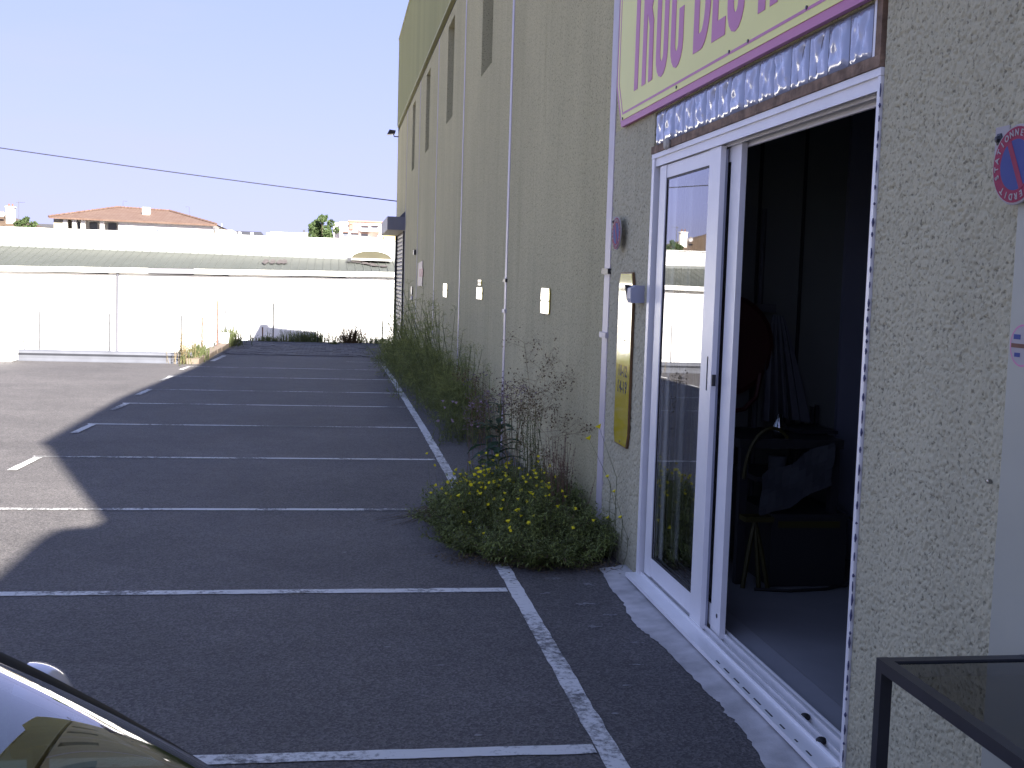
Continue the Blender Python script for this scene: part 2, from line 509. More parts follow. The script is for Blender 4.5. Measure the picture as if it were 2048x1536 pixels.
# long edge line beside the wall, with its slight waver
pts = [(1.128, -6), (1.128, 4.0), (1.134, 6.9), (1.142, 12.0), (1.146, 14.9), (1.125, 20.0), (1.105, 25.9)]
m = M()
for (xa, ya), (xb, yb) in zip(pts[:-1], pts[1:]):
    q = line_mesh(xa, ya, xb, yb, 0.092)
    m.add(q.v, q.f)
m.build("edge_line", PAINT, park)
BAYS = [2.03, 4.52, 6.985, 9.50, 12.2, 14.85, 17.25, 19.35, 21.9, 24.5, 27.05]
for y in BAYS:
    wdt = 0.09 if y < 8 else 0.075
    line_mesh(-2.95 if y < 25 else 0.3, y + 0.02, 1.078, y, wdt, 0.004).build("bay_line", PAINT if y < 6 else PAINTW if y < 9 else PAINTF, park)
    if 8 < y < 25:
        line_mesh(-2.93, y - 0.85 if y < 18 else y - 0.95, -2.88, y - 0.06, 0.085, 0.008).build("bay_end_mark", PAINT if y < 11 else PAINTW, park)
line_mesh(-2.62, 26.4, -2.55, 28.5, 0.11, 0.004).build("bay_end_mark", PAINT, park)

# concrete apron spilled in front of the shop door, ragged outer edge
edge = [(1.93, 7.52), (1.775, 7.50), (1.765, 7.36), (1.73, 6.95), (1.735, 6.7), (1.70, 6.45), (1.685, 6.17), (1.715, 6.0), (1.73, 5.85), (1.738, 5.6),
        (1.75, 5.25), (1.745, 5.1), (1.765, 5.0), (1.75, 4.85), (1.76, 4.72), (1.742, 4.5), (1.715, 4.28), (1.70, 3.9), (1.69, 3.4), (1.71, 2.9)]
ap = M(); prev = None
outer = []
for (xa, ya), (xb, yb) in zip(edge[:-1], edge[1:]):
    for k in range(6):
        t = k / 6
        outer.append((xa + (xb - xa) * t + rng.normal(0, 0.004), ya + (yb - ya) * t))
for (x, y) in outer:
    zi = 0.035
    cur = [(x, y, 0.005), (x + 0.05, y, 0.010), (max(x + 0.06, WX - 0.05), y, 0.022), (WX + 0.08, y, zi)]
    if prev:
        for j in range(3):
            ap.quad(prev[j], cur[j], cur[j + 1], prev[j + 1])
    prev = cur
ap.build("concrete_apron", CONC, kind="structure", smooth=True)
# smears of cement left on the asphalt
sp = M()
for (x, y, rx, ry) in [(1.50, 6.65, .10, .05), (1.60, 6.42, .06, .03), (1.45, 6.2, .05, .03), (1.42, 7.25, .10, .04), (1.62, 7.1, .05, .05), (1.30, 6.9, .04, .02), (1.52, 5.55, .04, .015), (1.40, 5.25, .03, .012), (1.62, 5.9, .05, .02), (1.25, 4.9, .03, .01), (.3, 5.9, .015, .01), (.55, 5.6, .02, .008), (0.1, 8.0, .012, .012), (-.5, 6.6, .012, .01), (.62, 4.7, .02, .008)]:
    for _ in range(int(10 + 700 * rx * ry / .005 * .04)):
        a_ = rng.uniform(0, 6.28); q = rng.uniform(0, 1) ** .6
        px_, py_ = x + rx * q * math.cos(a_), y + ry * q * math.sin(a_)
        n = 6; rr = rng.uniform(.003, .014) * (1.2 - q)
        ring = [(px_ + rr * 1.6 * math.cos(1.047 * k) * rng.uniform(.5, 1.2), py_ + rr * math.sin(1.047 * k) * rng.uniform(.5, 1.2), 0.003 + .0002 * rng.random()) for k in range(n)]
        sp.add(ring, [tuple(range(n))])
sp.build("cement_smear", mat("thin_cement", (0.24, 0.235, 0.24), 0.9, 0.35, 18), park, kind="stuff")

# strip of block paving at the far end
pb = M()
y = 29.1; row = 0
pb.quad((-2.7, 29.0, zg(29) + .004), (1.95, 29.0, zg(29) + .004), (1.95, 36.3, zg(36.3) + .004), (-2.7, 36.3, zg(36.3) + .004))
while y < 36.2:
    x = -2.7 + (0.1 if row % 2 else 0)
    while x < 1.9:
        if rng.random() > 0.02:
            dz = rng.normal(0.02, 0.004) + zg(y)
            pb.add([(x, y, dz), (x + .19, y, dz), (x + .19, y + .19, dz), (x, y + .19, dz), (x, y, dz - .05), (x + .19, y, dz - .05)], [(0, 1, 2, 3), (4, 5, 1, 0)])
        x += 0.20
    y += 0.20; row += 1
pb.build("block_paving", PAVER, kind="stuff")

# sunlit concrete kerb along the far left edge
kb = thing("kerb", "sunlit beige concrete kerb along the far left edge of the car park", "kerb", (-2.9, 25.4, zg(25.4)))
y = 25.4
while y < 34.5:
    kb_m = M().box((-3.05 + rng.normal(0, .008), y, -.35), (-2.78 + rng.normal(0, .008), y + .97, zg(y) + .10 + rng.normal(0, .006)))
    kb_m.build("kerb_stone", KERBC, kb)
    y += 1.0

# ------------------------------------------------------------------ warehouse
wh = thing("warehouse", "long beige roughcast warehouse with olive cladding along the right side", "warehouse", (6.0, 15.0, 0))
def ztop(y):
    return float(np.interp(y, [3.2, 10.0, 28.0, 31.0], [9.48, 8.80, 8.80, 9.48]))  # unseen stretch dips, shaped so that the parapet shadow falls shorter
def wall_sheet(y0, y1, z0, z1, holes=(), x=WX, depth=0.25, m=None):
    """wall face at x with openings (ya, yb, za, zb) and their reveals"""
    m = m or M()
    ys = sorted({y0, y1, *[h[0] for h in holes], *[h[1] for h in holes]})
    zs = sorted({z0, z1, *[h[2] for h in holes], *[h[3] for h in holes]})
    for a, b in zip(ys[:-1], ys[1:]):
        for c, d in zip(zs[:-1], zs[1:]):
            cy_, cz_ = (a + b) / 2, (c + d) / 2
            if any(h[0] < cy_ < h[1] and h[2] < cz_ < h[3] for h in holes):
                continue
            m.quad((x, b, c), (x, a, c), (x, a, d), (x, b, d))
    for ya, yb, za, zb in holes:
        X = x + depth
        m.quad((x, yb, za), (X, yb, za), (X, yb, zb), (x, yb, zb))
        m.quad((x, ya, za), (x, ya, zb), (X, ya, zb), (X, ya, za))
        m.quad((x, ya, zb), (x, yb, zb), (X, yb, zb), (X, ya, zb))
        if za > -0.2:
            m.quad((x, ya, za), (X, ya, za), (X, yb, za), (x, yb, za))
    return m
PZ0, PZ1 = -0.4, 6.58
JOINTS = [38.6, 33.45, 28.4, 23.4, 18.52, 13.43, 8.33, 3.14, -1.75]
SLOTS = [(35.2, None), (30.2, 31.2), (25.55, 26.6), (20.4, 21.55), (15.28, 16.42), (10.15, 11.3), None, None]
for i in range(len(JOINTS) - 1):
    y1, y0 = JOINTS[i], JOINTS[i + 1]
    holes = []
    if i == 0: holes = [(33.75, 37.9, -0.4, 3.30)]
    elif i in (1, 2, 3, 4, 5):
        a, b = SLOTS[i]; holes = [(a, b, 4.69, 6.40)]
    if i == 6:
        # door bay: coarse roughcast with real relief on the piers
        wall_sheet(4.09, 8.33, 2.955, PZ1).build("wall_panel", WALLM, wh)
        wall_sheet(3.14, 4.085, 3.45, PZ1).build("wall_panel", WALLM, wh)
        continue
    p = wall_sheet(y0, y1, PZ0, PZ1, holes, depth=0.20).build("wall_panel", WALLM, wh)
    if holes and i > 0:
        a, b, c, d = holes[0]
        w = M().box((WX + 0.16, a + .002, c + .002), (WX + 0.19, b - .002, d - .002)).build("window", mat("slot_pane_%d" % i, (0.10, 0.115, 0.11), 0.35, 0.1, 3), p)
def vnoise(shape, cell, seed):
    r = np.random.default_rng(seed)
    h, w = int(shape[0] / cell) + 3, int(shape[1] / cell) + 3
    gq = r.random((h, w))
    yy, xx = np.mgrid[0:shape[0], 0:shape[1]] / cell
    iy, ix = yy.astype(int), xx.astype(int)
    fy, fx = yy - iy, xx - ix
    fy = fy * fy * (3 - 2 * fy); fx = fx * fx * (3 - 2 * fx)
    return (gq[iy, ix] * (1 - fy) * (1 - fx) + gq[iy + 1, ix] * fy * (1 - fx) + gq[iy, ix + 1] * (1 - fy) * fx + gq[iy + 1, ix + 1] * fy * fx)
def relief_wall(y0, y1, z0, z1, st, amp, seed):
    ny, nz = int((y1 - y0) / st), int((z1 - z0) / st)
    h = vnoise((nz + 1, ny + 1), 1.7, seed) * 0.75 + vnoise((nz + 1, ny + 1), 4.1, seed + 1) * 0.25
    h = np.clip((h - 0.40) * 4.0, -0.9, 0.35) * amp + vnoise((nz + 1, ny + 1), 1.3, seed + 2) * amp * .25
    yy = np.linspace(y0, y1, ny + 1); zz = np.linspace(z0, z1, nz + 1)
    h[:, 0] *= 0; h[:, -1] *= 0
    m = M()
    Y, Z = np.meshgrid(yy, zz)
    vs = np.stack([WX - h, Y, Z], -1).reshape(-1, 3)
    idx = np.arange((nz + 1) * (ny + 1)).reshape(nz + 1, ny + 1)
    fs = np.stack([idx[:-1, 1:], idx[:-1, :-1], idx[1:, :-1], idx[1:, 1:]], -1).reshape(-1, 4)
    m.v = [tuple(p) for p in vs]; m.f = [tuple(f) for f in fs]
    return m
relief_wall(3.14, 4.085, -0.05, 3.45, 0.0048, 0.0062, 11).build("wall_panel", WALLN, wh, smooth=True)
relief_wall(7.205, 8.33, -0.05, 2.955, 0.0075, 0.0065, 21).build("wall_panel", WALLN, wh, smooth=True)
# reveals of the doorway
rv = M()
rv.quad((WX, 7.205, -.05), (2.2, 7.205, -.05), (2.2, 7.205, 2.955), (WX, 7.205, 2.955))
rv.quad((WX, 4.085, -.05), (WX, 4.085, 2.955), (2.2, 4.085, 2.955), (2.2, 4.085, -.05))
rv.quad((WX, 4.085, 2.955), (WX, 7.205, 2.955), (2.2, 7.205, 2.955), (2.2, 4.085, 2.955))
rv.build("door_reveal", WALLM, wh)
# pale plastic strips over the panel joints
for y, w in [(33.45, .05), (28.4, .05), (23.4, .07), (18.52, .10), (13.43, .13), (8.335, .165)]:
    M().box((WX - .008, y - w / 2, -.1), (WX + .01, y + w / 2, 6.57)).build("joint_strip", STRIP, wh)
for y, z in [(13.43, 1.55), (13.43, 1.90), (8.335, 1.52), (8.335, 1.98)]:
    M().box((WX - .026, y - .10, z - .02), (WX, y + .10, z + .02)).build("strip_clip", STRIP if z < 1.6 else BLACKM, wh)
# shadow gap and ribbed cladding above
M().box((WX + .05, -1.75, 6.56), (WX + .3, 38.6, 6.74)).build("shadow_gap", DARKGAP, wh)
M().box((WX - .030, -1.75, 6.735), (WX + .05, 38.6, 6.775)).build("drip_flashing", CLAD, wh)
for a, b in zip(JOINTS[1:], JOINTS[:-1]):
    m = M(); y = a; k = 0
    while y < b - 0.02:
        y2 = min(y + 0.25, b)
        prof = [(y, 0.0), (y + .16 * (y2 - y) / .25, 0.0), (y + .18 * (y2 - y) / .25, -.022), (y2 - .02 * (y2 - y) / .25, -.022), (y2, 0.0)]
        for (ya, da), (yb, db) in zip(prof[:-1], prof[1:]):
            m.quad((WX - .01 + db, yb, 6.776), (WX - .01 + da, ya, 6.776), (WX - .01 + da, ya, ztop(ya)), (WX - .01 + db, yb, ztop(yb)))
        y = y2
    m.build("cladding_panel", CLAD, wh)
for ya, yb in ((-1.75, 3.2), (3.2, 10.0), (10.0, 28.0), (28.0, 31.0), (31.0, 38.62)):
    M().prism([(ya, ztop(ya)), (yb, ztop(yb)), (yb, ztop(yb) + .07), (ya, ztop(ya) + .07)], lambda u, v, d: (d, u, v), WX - .05, WX + .35).build("parapet_cap", CLAD, wh)
# rest of the shell: end wall, roof, back
sh = M()
PR = [(WX + .3, 8.75), (4.4, 8.65), (5.6, 8.2), (26, 8.0)]
sh.add([(WX, 38.59, -2.7), (WX, 38.59, 8.75)] + [(x, 38.59, z) for x, z in PR] + [(26, 38.59, -2.7)], [(0, 1, 2, 3, 4, 5, 6)])
sh.add([(WX + .05, -1.75, -.4)] + [(x, -1.75, z) for x, z in PR] + [(26, -1.75, -.4)], [(0, 1, 2, 3, 4, 5)])
for (xa, za_), (xb, zb_) in zip(PR[:-1], PR[1:]):
    sh.quad((xa, -1.75, za_), (xb, -1.75, zb_), (xb, 38.6, zb_), (xa, 38.6, za_))
sh.quad((WX + .3, 30.0, 8.7), (WX + .3, 38.6, 8.7), (WX + .3, 38.6, 9.48), (WX + .3, 31.0, 9.48))
sh.quad((WX, 38.6, 6.7), (4.9, 38.6, 8.0), (4.4, 38.6, 9.25), (WX, 38.6, 9.48))
sh.quad((26, 38.6, -2.7), (26, 38.6, 8), (26, -1.75, 8), (26, -1.75, -2.7))
sh.build("shell_wall", WALLM, wh)
# lower wing nearer the road, behind the camera
lw = M()
prof = [(-1.76, 6.95), (-2.1, 7.02), (-2.5, 7.25), (-2.9, 7.46), (-3.4, 7.55), (-30, 7.55)]
lw.prism([(-1.76, -.4)] + prof + [(-30, -.4)], lambda u, v, d: (d, u, v), WX, 24)
lw.build("low_wing", WALLM, wh)

# interior room behind the doorway
rm = M()
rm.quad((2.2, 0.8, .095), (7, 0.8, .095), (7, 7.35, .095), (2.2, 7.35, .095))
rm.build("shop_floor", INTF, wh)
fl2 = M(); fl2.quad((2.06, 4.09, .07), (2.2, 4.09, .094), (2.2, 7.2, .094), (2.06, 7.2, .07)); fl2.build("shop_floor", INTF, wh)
rw = M()
rw.quad((2.2, 7.35, 0), (2.2, 7.35, 3.3), (7, 7.35, 3.3), (7, 7.35, 0))
rw.quad((7, 7.35, 0), (7, 7.35, 3.3), (7, 0.8, 3.3), (7, 0.8, 0))
rw.quad((2.2, 0.8, 0), (7, 0.8, 0), (7, 0.8, 3.3), (2.2, 0.8, 3.3))
rw.quad((2.2, 0.8, 3.3), (7, 0.8, 3.3), (7, 7.35, 3.3), (2.2, 7.35, 3.3))
rw.quad((2.2, 0.8, 0), (2.2, 0.8, 3.3), (2.2, 4.08, 3.3), (2.2, 4.08, 0))
rw.quad((2.2, 4.08, 2.96), (2.2, 4.08, 3.3), (2.2, 7.35, 3.3), (2.2, 7.35, 2.96))
rw.quad((2.2, 7.206, 0), (2.2, 7.206, 3.3), (2.2, 7.35, 3.3), (2.2, 7.35, 0))
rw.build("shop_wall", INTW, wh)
for x in (2.70, 3.0, 3.62, 4.3):
    M().box((x, 7.335, .1), (x + .02, 7.349, 3.29)).build("wall_batten", DARKGAP, wh)
M().box((3.30, 7.31, .1), (3.62, 7.349, 3.29)).build("wall_board", mat("blue_grey_board", (0.15, 0.16, 0.21), 0.8, 0.1, 2), wh)

# ------------------------------------------------------------------ shop doorway
dr = thing("sliding_door", "white framed sliding glass door standing open in the beige wall", "door", (WX, 5.65, 0.04))
fr = M()
fr.box((1.944, 7.145, .05), (2.06, 7.20, 2.667)); fr.box((1.944, 4.092, .05), (2.06, 4.116, 2.667))
fr.box((1.942, 4.090, 2.668), (2.06, 7.202, 2.697))
fr.box((1.953, 4.116, 2.618), (1.962, 7.145, 2.668)); fr.box((1.995, 4.116, 2.610), (2.004, 7.145, 2.668)); fr.box((2.046, 4.116, 2.595), (2.06, 7.145, 2.668))
frame = fr.build("door_frame", WHITE, dr)
th_ = M()
th_.box((1.870, 4.14, .035), (1.960, 7.18, .058)); th_.box((1.960, 4.14, .030), (2.07, 7.13, .048))
th_.box((1.955, 4.14, .048), (1.964, 7.13, .075)); th_.box((1.990, 4.14, .048), (1.998, 7.13, .082)); th_.box((2.036, 4.14, .048), (2.046, 7.13, .092)); th_.box((2.062, 4.14, .048), (2.07, 7.13, .096))
th_.build("threshold_rail", WHITE, dr)
for y, x in [(4.62, 2.015), (4.36, 1.977), (4.63, 2.012)][:2]:
    M().lathe([(0.0, 0.0), (.020, .004), (.024, .016), (.014, .026), (0.001, .028)], (x, y, .060), 'z', 10).build("guide_block", RUBBER, dr)
for y in np.arange(4.25, 5.4, .14):
    M().box((1.885, y, .0582), (1.892, y + rng.uniform(.02, .09), .0592)).build("sill_scratch", DARKGAP, dr)
def leaf(x0, x1, y0, y1, sl, sr, name="door_leaf"):
    m = M()
    m.box((x0, y1 - sl, .085), (x1, y1, 2.612)); m.box((x0, y0, .062), (x1, y0 + sr, 2.616))
    m.box((x0 + .004, y0 + sr, .092), (x1 - .004, y1 - sl, .205)); m.box((x0 + .004, y0 + sr, 2.535), (x1 - .004, y1 - sl, 2.612))
    lf = m.build(name, WHITE, dr)
    gk = M()
    a, b, c, d = y0 + sr, y1 - sl, .205, 2.535
    gk.box((x0 + .006, a, c), (x1 - .006, a + .012, d)); gk.box((x0 + .006, b - .012, c), (x1 - .006, b, d))
    gk.box((x0 + .006, a + .012, c), (x1 - .006, b - .012, c + .01)); gk.box((x0 + .006, a + .012, d - .012), (x1 - .006, b - .012, d))
    gk.build("gasket", RUBBER, lf)
    pm = M(); X = (x0 + x1) / 2 - .004
    pm.quad((X, b - .01, c + .008), (X, a + .01, c + .008), (X, a + .01, d - .01), (X, b - .01, d - .01))
    pm.build("pane", PANE, lf)
    return lf
l1 = leaf(1.964, 1.992, 5.925, 7.075, .135, .185)
l2 = leaf(2.012, 2.042, 5.745, 6.98, .12, .150)
M().box((1.9625, 5.985, 1.34), (1.9645, 6.0, 1.52)).build("lock_slot", DARKGAP, l1)
M().box((1.965, 5.908, 1.37), (1.985, 5.9155, 1.43)).build("latch", BLACKM, l1)
M().box((1.9925, 5.930, .075), (2.006, 5.950, 2.60)).build("brush_seal", GREYBOX, l1)
M().lathe([(0.001, 2.0105), (.012, 2.0108), (.012, 2.013)], (0, 5.80, .17), 'x', 10).build("drain_hole", BLACKM, l2)
sl = M()
z = .1
while z < 2.6:
    L_ = rng.uniform(.008, .05); y = 4.0885 - rng.uniform(0, .003)
    sl.tube([(WX - .012, y, z), (WX - .012, y - rng.uniform(0, .004), z + L_ / 2), (WX - .012, y, z + L_)], [.002, rng.uniform(.003, .006), .002], 5)
    z += L_ + rng.uniform(.004, .05)
sl.build("sealant_bead", mat("blue_grey_sealant", (0.07, 0.07, 0.15), 0.6, 0.2, 20), dr)

# rotten board and row of glass blocks above the door
M().box((1.935, 4.09, 2.699), (1.99, 7.20, 2.742)).build("lintel_board", ROTWOOD, label="stained rotting board between the door head and the glass blocks", cat="board")
M().lathe([(0.001, 0), (.03, .004), (.036, .02), (.022, .035), (0.001, .038)], (1.90, 6.79, 2.718), 'x', 10).build("foam_blob", FOAM, label="pale blob of foam stuck on the stained board above the door", cat="foam")
gb = thing("glass_block_row", "row of fifteen rippled glass blocks above the shop door", "glass blocks", (1.96, 5.69, 2.745))
M().box((1.966, 4.19, 2.744), (2.05, 7.195, 2.953)).build("mortar_bed", MORTAR, gb)
M().box((1.952, 4.168, 2.744), (2.05, 4.189, 2.953)).build("end_trim", WHITE, gb)
M().box((1.950, 4.120, 2.744), (2.05, 4.166, 2.953)).build("end_batten", ROTWOOD, gb)
def block_mesh(seed):
    r = np.random.default_rng(seed); n = 15; h = 0.0968
    hh = vnoise((n, n), 2.6, seed) * .011 + vnoise((n, n), 1.6, seed + 50) * .004
    # a few deep vertical ripples
    for q_ in range(5):
        cyy, a = r.uniform(3, n - 4), (r.uniform(.25, .6) if q_ % 2 else -r.uniform(.25, .6))
        zz, yy = np.mgrid[0:n, 0:n]
        hh += .007 * np.exp(-((yy - cyy - a * (zz - n / 2)) / 1.0) ** 2) * r.choice([-1, 1])
    ed = np.minimum.reduce([np.mgrid[0:n, 0:n][0], np.mgrid[0:n, 0:n][1], n - 1 - np.mgrid[0:n, 0:n][0], n - 1 - np.mgrid[0:n, 0:n][1]])
    hh[ed == 0] = -.012; hh[ed == 1] = .004
    m = M(); t = np.linspace(-h, h, n)
    for i in range(n):
        for j in range(n):
            m.v.append((-hh[i, j], t[j], t[i]))
    for i in range(n - 1):
        for j in range(n - 1):
            a = i * n + j
            m.f.append((a + 1, a, a + n, a + n + 1))
    return m.mesh("glass_block", BLOCKG, (0, 0, 0), True)
BM = [block_mesh(s) for s in (3, 9, 17, 28)]
for k in range(15):
    inst("glass_block", BM[(k * 7 + k // 3) % 4], gb, (1.962, 7.095 - k * .1985, 2.8535), sc=(1, 1, 1.055))

# ------------------------------------------------------------------ shop sign
sg = thing("shop_sign", "big cream hexagonal shop sign with purple border and purple capitals", "sign", (1.92, 5.6, 2.958))
hexo = [(8.125, 3.24), (7.955, 2.958), (3.35, 2.958), (3.18, 3.24), (3.18, 4.35), (3.35, 4.63), (7.955, 4.63), (8.125, 4.35)]
fx = lambda u, v, d: (d, u, v)
M().prism(hexo, fx, 1.920, 1.945).build("sign_board", SIGNPURP, sg)
cen = (5.65, 3.8)
def inset(poly, d):
    n = len(poly); out = []
    for i in range(n):
        p0, p1, p2 = [np.array(poly[(i + k) % n]) for k in (-1, 0, 1)]
        d1 = (p1 - p0) / np.linalg.norm(p1 - p0); d2 = (p2 - p1) / np.linalg.norm(p2 - p1)
        n1 = np.array([-d1[1], d1[0]]); n2 = np.array([-d2[1], d2[0]])
        c = np.array(cen)
        if np.dot(c - p1, n1) < 0: n1 = -n1
        if np.dot(c - p1, n2) < 0: n2 = -n2
        b = n1 + n2; b /= np.linalg.norm(b)
        out.append(tuple(p1 + b * d / np.dot(b, n1)))
    return out
M().prism(inset(hexo, .043), fx, 1.916, 1.921).build("sign_face", SIGNCREAM, sg)
a_, b_ = inset(hexo, .078), inset(hexo, .092)
ln = M()
for i in range(8):
    j = (i + 1) % 8
    ln.prism([a_[i], a_[j], b_[j], b_[i]], fx, 1.9145, 1.9165)
ln.build("inner_border", SIGNPURP, sg)
for (u, v) in [(7.9, 3.01), (6.63, 3.02), (5.72, 3.05), (5.45, 3.05), (4.75, 3.05), (7.9, 4.55), (5.7, 4.55)]:
    M().lathe([(0.001, 1.9105), (.009, 1.911), (.009, 1.916)], (0, u, v), 'x', 8).build("screw", BLACKM, sg)
def stroke(path, w, closed=False):
    P = []
    for p in path:
        if not P or np.linalg.norm(np.array(p) - P[-1]) > 1e-4: P.append(np.array(p, float))
    if closed and np.linalg.norm(P[0] - P[-1]) < 1e-4: P.pop()
    n = len(P); L, Rr = [], []
    for i in range(n):
        if closed: a, c = P[i - 1], P[(i + 1) % n]
        else: a, c = P[max(i - 1, 0)], P[min(i + 1, n - 1)]
        d1 = P[i] - a if (closed or i > 0) else c - P[i]
        d2 = c - P[i] if (closed or i < n - 1) else P[i] - a
        d1 = d1 / (np.linalg.norm(d1) + 1e-9); d2 = d2 / (np.linalg.norm(d2) + 1e-9)
        n1, n2 = np.array([-d1[1], d1[0]]), np.array([-d2[1], d2[0]])
        b = n1 + n2; b = b / (np.linalg.norm(b) + 1e-9)
        k = w / 2 / max(0.5, np.dot(b, n1))
        L.append(P[i] + b * k); Rr.append(P[i] - b * k)
    quads = []
    for i in range(n if closed else n - 1):
        j = (i + 1) % n
        quads.append([tuple(Rr[i]), tuple(Rr[j]), tuple(L[j]), tuple(L[i])])
    return quads
def arc(cx, cy, rx, ry, a0, a1, n=8):
    return [(cx + rx * math.cos(math.radians(a0 + (a1 - a0) * i / n)), cy + ry * math.sin(math.radians(a0 + (a1 - a0) * i / n))) for i in range(n + 1)]
H = 0.86; SW = .092; hw = SW / 2
def gl_T(w): return [([(w / 2, 0), (w / 2, H - SW)], SW), ([(0, H - hw), (w, H - hw)], SW)]
def gl_R(w):
    b = [(SW, H - hw), (w * .55, H - hw)] + arc(w * .55, H - hw - .17, w * .45 - hw, .17, 90, -90) + [(SW, H - hw - .34)]
    return [([(hw, 0), (hw, H)], SW), (b, SW), ([(w * .55, H - hw - .36), (w - hw - .01, H - hw - .46), (w - hw, 0)], SW)]
def gl_O(w):
    r = w / 2 - hw
    p = arc(w / 2, H - hw - r * 1.2, r, r * 1.2, 0, 180) + arc(w / 2, hw + r * 1.2 - .015, r, r * 1.2, 180, 360)
    return [(p, SW, True)]
def gl_C(w):
    r = w / 2 - hw
    p = [(w - hw, H * .62)] + arc(w / 2, H - hw - r * 1.2, r, r * 1.2, 0, 180) + arc(w / 2, hw + r * 1.2 - .015, r, r * 1.2, 180, 360) + [(w - hw, H * .36)]
    return [(p, SW)]
def gl_D(w):
    p = [(SW, hw)] + [(w * .45, hw)] + arc(w * .45, hw + .2, w * .55 - hw, .2, -90, 0) + arc(w * .45, H - hw - .2, w * .55 - hw, .2, 0, 90) + [(SW, H - hw)]
    return [([(hw, 0), (hw, H)], SW), (p, SW)]
def gl_E(w): return [([(hw, 0), (hw, H)], SW), ([(SW, hw), (w, hw)], SW), ([(SW, H * .52), (w * .85, H * .52)], SW), ([(SW, H - hw), (w, H - hw)], SW)]
def gl_S(w):
    r = w / 2 - hw
    p = [(w - hw, H * .70)] + arc(w / 2, H - hw - r * 1.2, r, r * 1.2, 0, 180) + [(hw, H * .62), (w - hw, H * .40)] + arc(w / 2, hw + r * 1.2 - .015, r, r * 1.2, 0, -180) + [(hw, H * .30)]
    return [(p, SW)]
def gl_N(w): return [([(hw, 0), (hw, H)], SW), ([(w - hw, 0), (w - hw, H)], SW), ([(SW * .9, H - .05), (w - SW * .9, .05)], SW * .9)]
for fn, y, w in [(gl_T, 7.70, .26), (gl_R, 7.425, .255), (gl_O, 7.10, .255), (gl_C, 6.785, .25), (gl_D, 6.335, .285), (gl_E, 6.015, .215), (gl_S, 5.775, .25), (gl_N, 5.335, .245)]:
    m = M()
    for k, st in enumerate(fn(w)):
        for q in stroke(st[0], st[1], len(st) > 2):
            m.prism([(y - u, 3.15 + v) for u, v in q], fx, 1.9135 - .0006 * k, 1.9165)
    m.build("letter", SIGNPURP, sg)

# ------------------------------------------------------------------ fixtures on the wall
def text_mesh(body, size, m, spacing=1.0):
    cv = bpy.data.curves.new("text", 'FONT')
    cv.body = body; cv.size = size; cv.align_x = 'CENTER'; cv.align_y = 'CENTER'; cv.extrude = 0.0006; cv.offset = size * .02; cv.space_character = spacing; cv.resolution_u = 3
    o = bpy.data.objects.new("text_tmp", cv); COL.objects.link(o)
    dg = bpy.context.evaluated_depsgraph_get()
    me = bpy.data.meshes.new_from_object(o.evaluated_get(dg))
    bpy.data.objects.remove(o)
    me.materials.clear(); me.materials.append(m)
    return me
WROT = Matrix(((0, 0, -1), (-1, 0, 0), (0, 1, 0))).to_euler()     # text X -> -Y, text Y -> Z, facing -X
def oct_plate(yc, zc, w, h, c, x0, x1):
    a, b = w / 2, h / 2
    return [(yc - a + c * .45, zc - b), (yc + a - c * .45, zc - b), (yc + a, zc - b + c), (yc + a, zc + b - c), (yc + a - c * .45, zc + b), (yc - a + c * .45, zc + b), (yc - a, zc + b - c), (yc - a, zc - b + c)]
hp = thing("hours_plate", "tall yellow eight sided opening hours plate left of the shop door", "plate", (WX, 7.70, .80))
pl = oct_plate(7.705, 1.385, .39, 1.17, .085, 0, 0)
M().prism(pl, fx, 1.934, 1.949).build("plate_edge", YEDGE, hp)
pli = [(7.705 + (u - 7.705) * .95, 1.385 + (v - 1.385) * .985) for u, v in pl]
M().prism(pli, fx, 1.9320, 1.9345).build("plate_face", YPLATE, hp)
for body, z, s, mm in [("HORAIRES", 1.86, .055, INKF), ("D'OUVERTURE", 1.80, .042, INKF), ("MARDI", 1.62, .05, INKF), ("AU SAMEDI", 1.52, .045, INKF), ("10-12", 1.305, .105, INKB), ("14-19", 1.195, .115, INKB)]:
    inst("lettering", text_mesh(body, s, mm), hp, (1.9318, 7.705, z), WROT)
M().lathe([(0.001, 1.930), (.008, 1.9305), (.008, 1.9322)], (0, 7.705, .83), 'x', 8).build("screw", CHROME, hp)

gbx = thing("door_sensor", "small grey plastic sensor box beside the top of the yellow hours plate", "sensor", (1.92, 7.33, 1.77))
m = M(); m.prism([(1.955, 1.775), (1.868, 1.772), (1.862, 1.80), (1.862, 1.865), (1.90, 1.885), (1.955, 1.885)], lambda u, v, d: (u, d, v), 7.29, 7.385); m.build("housing", GREYBOX, gbx)
m = M(); m.prism([(1.94, 1.79), (1.868, 1.79), (1.850, 1.885), (1.862, 1.888), (1.94, 1.875)], lambda u, v, d: (u, d, v), 7.386, 7.41); m.build("hood", BLACKP, gbx)

def small_plate(label, yc, zc, w, h, extra=False):
    t = thing("wall_plate", label, "plate", (WX, yc, zc - h / 2), "yellow eight sided plates on the warehouse wall")
    p = oct_plate(yc, zc, w, h, h * .2, 0, 0)
    M().prism(p, fx, 1.938, 1.948).build("plate_face", YPLATE, t)
    for s in (-1, 1):
        M().box((1.934, yc + s * (w / 2 - .02) - .008, zc - .008), (1.9385, yc + s * (w / 2 - .02) + .008, zc + .008)).build("fixing", BLACKM, t)
    if extra:
        M().prism([(yc - w * .28, zc + h / 2 + .03), (yc + w * .28, zc + h / 2 + .03), (yc + w * .28, zc + h / 2 + .10), (yc - w * .28, zc + h / 2 + .10)], fx, 1.938, 1.948).build("top_tab", YPLATE, t)
small_plate("yellow wall plate left of the glass door, nearest of the three", 10.79, 1.718, .44, .235)
small_plate("yellow wall plate with small tab above, between two pale strips", 15.82, 1.72, .62, .16, True)
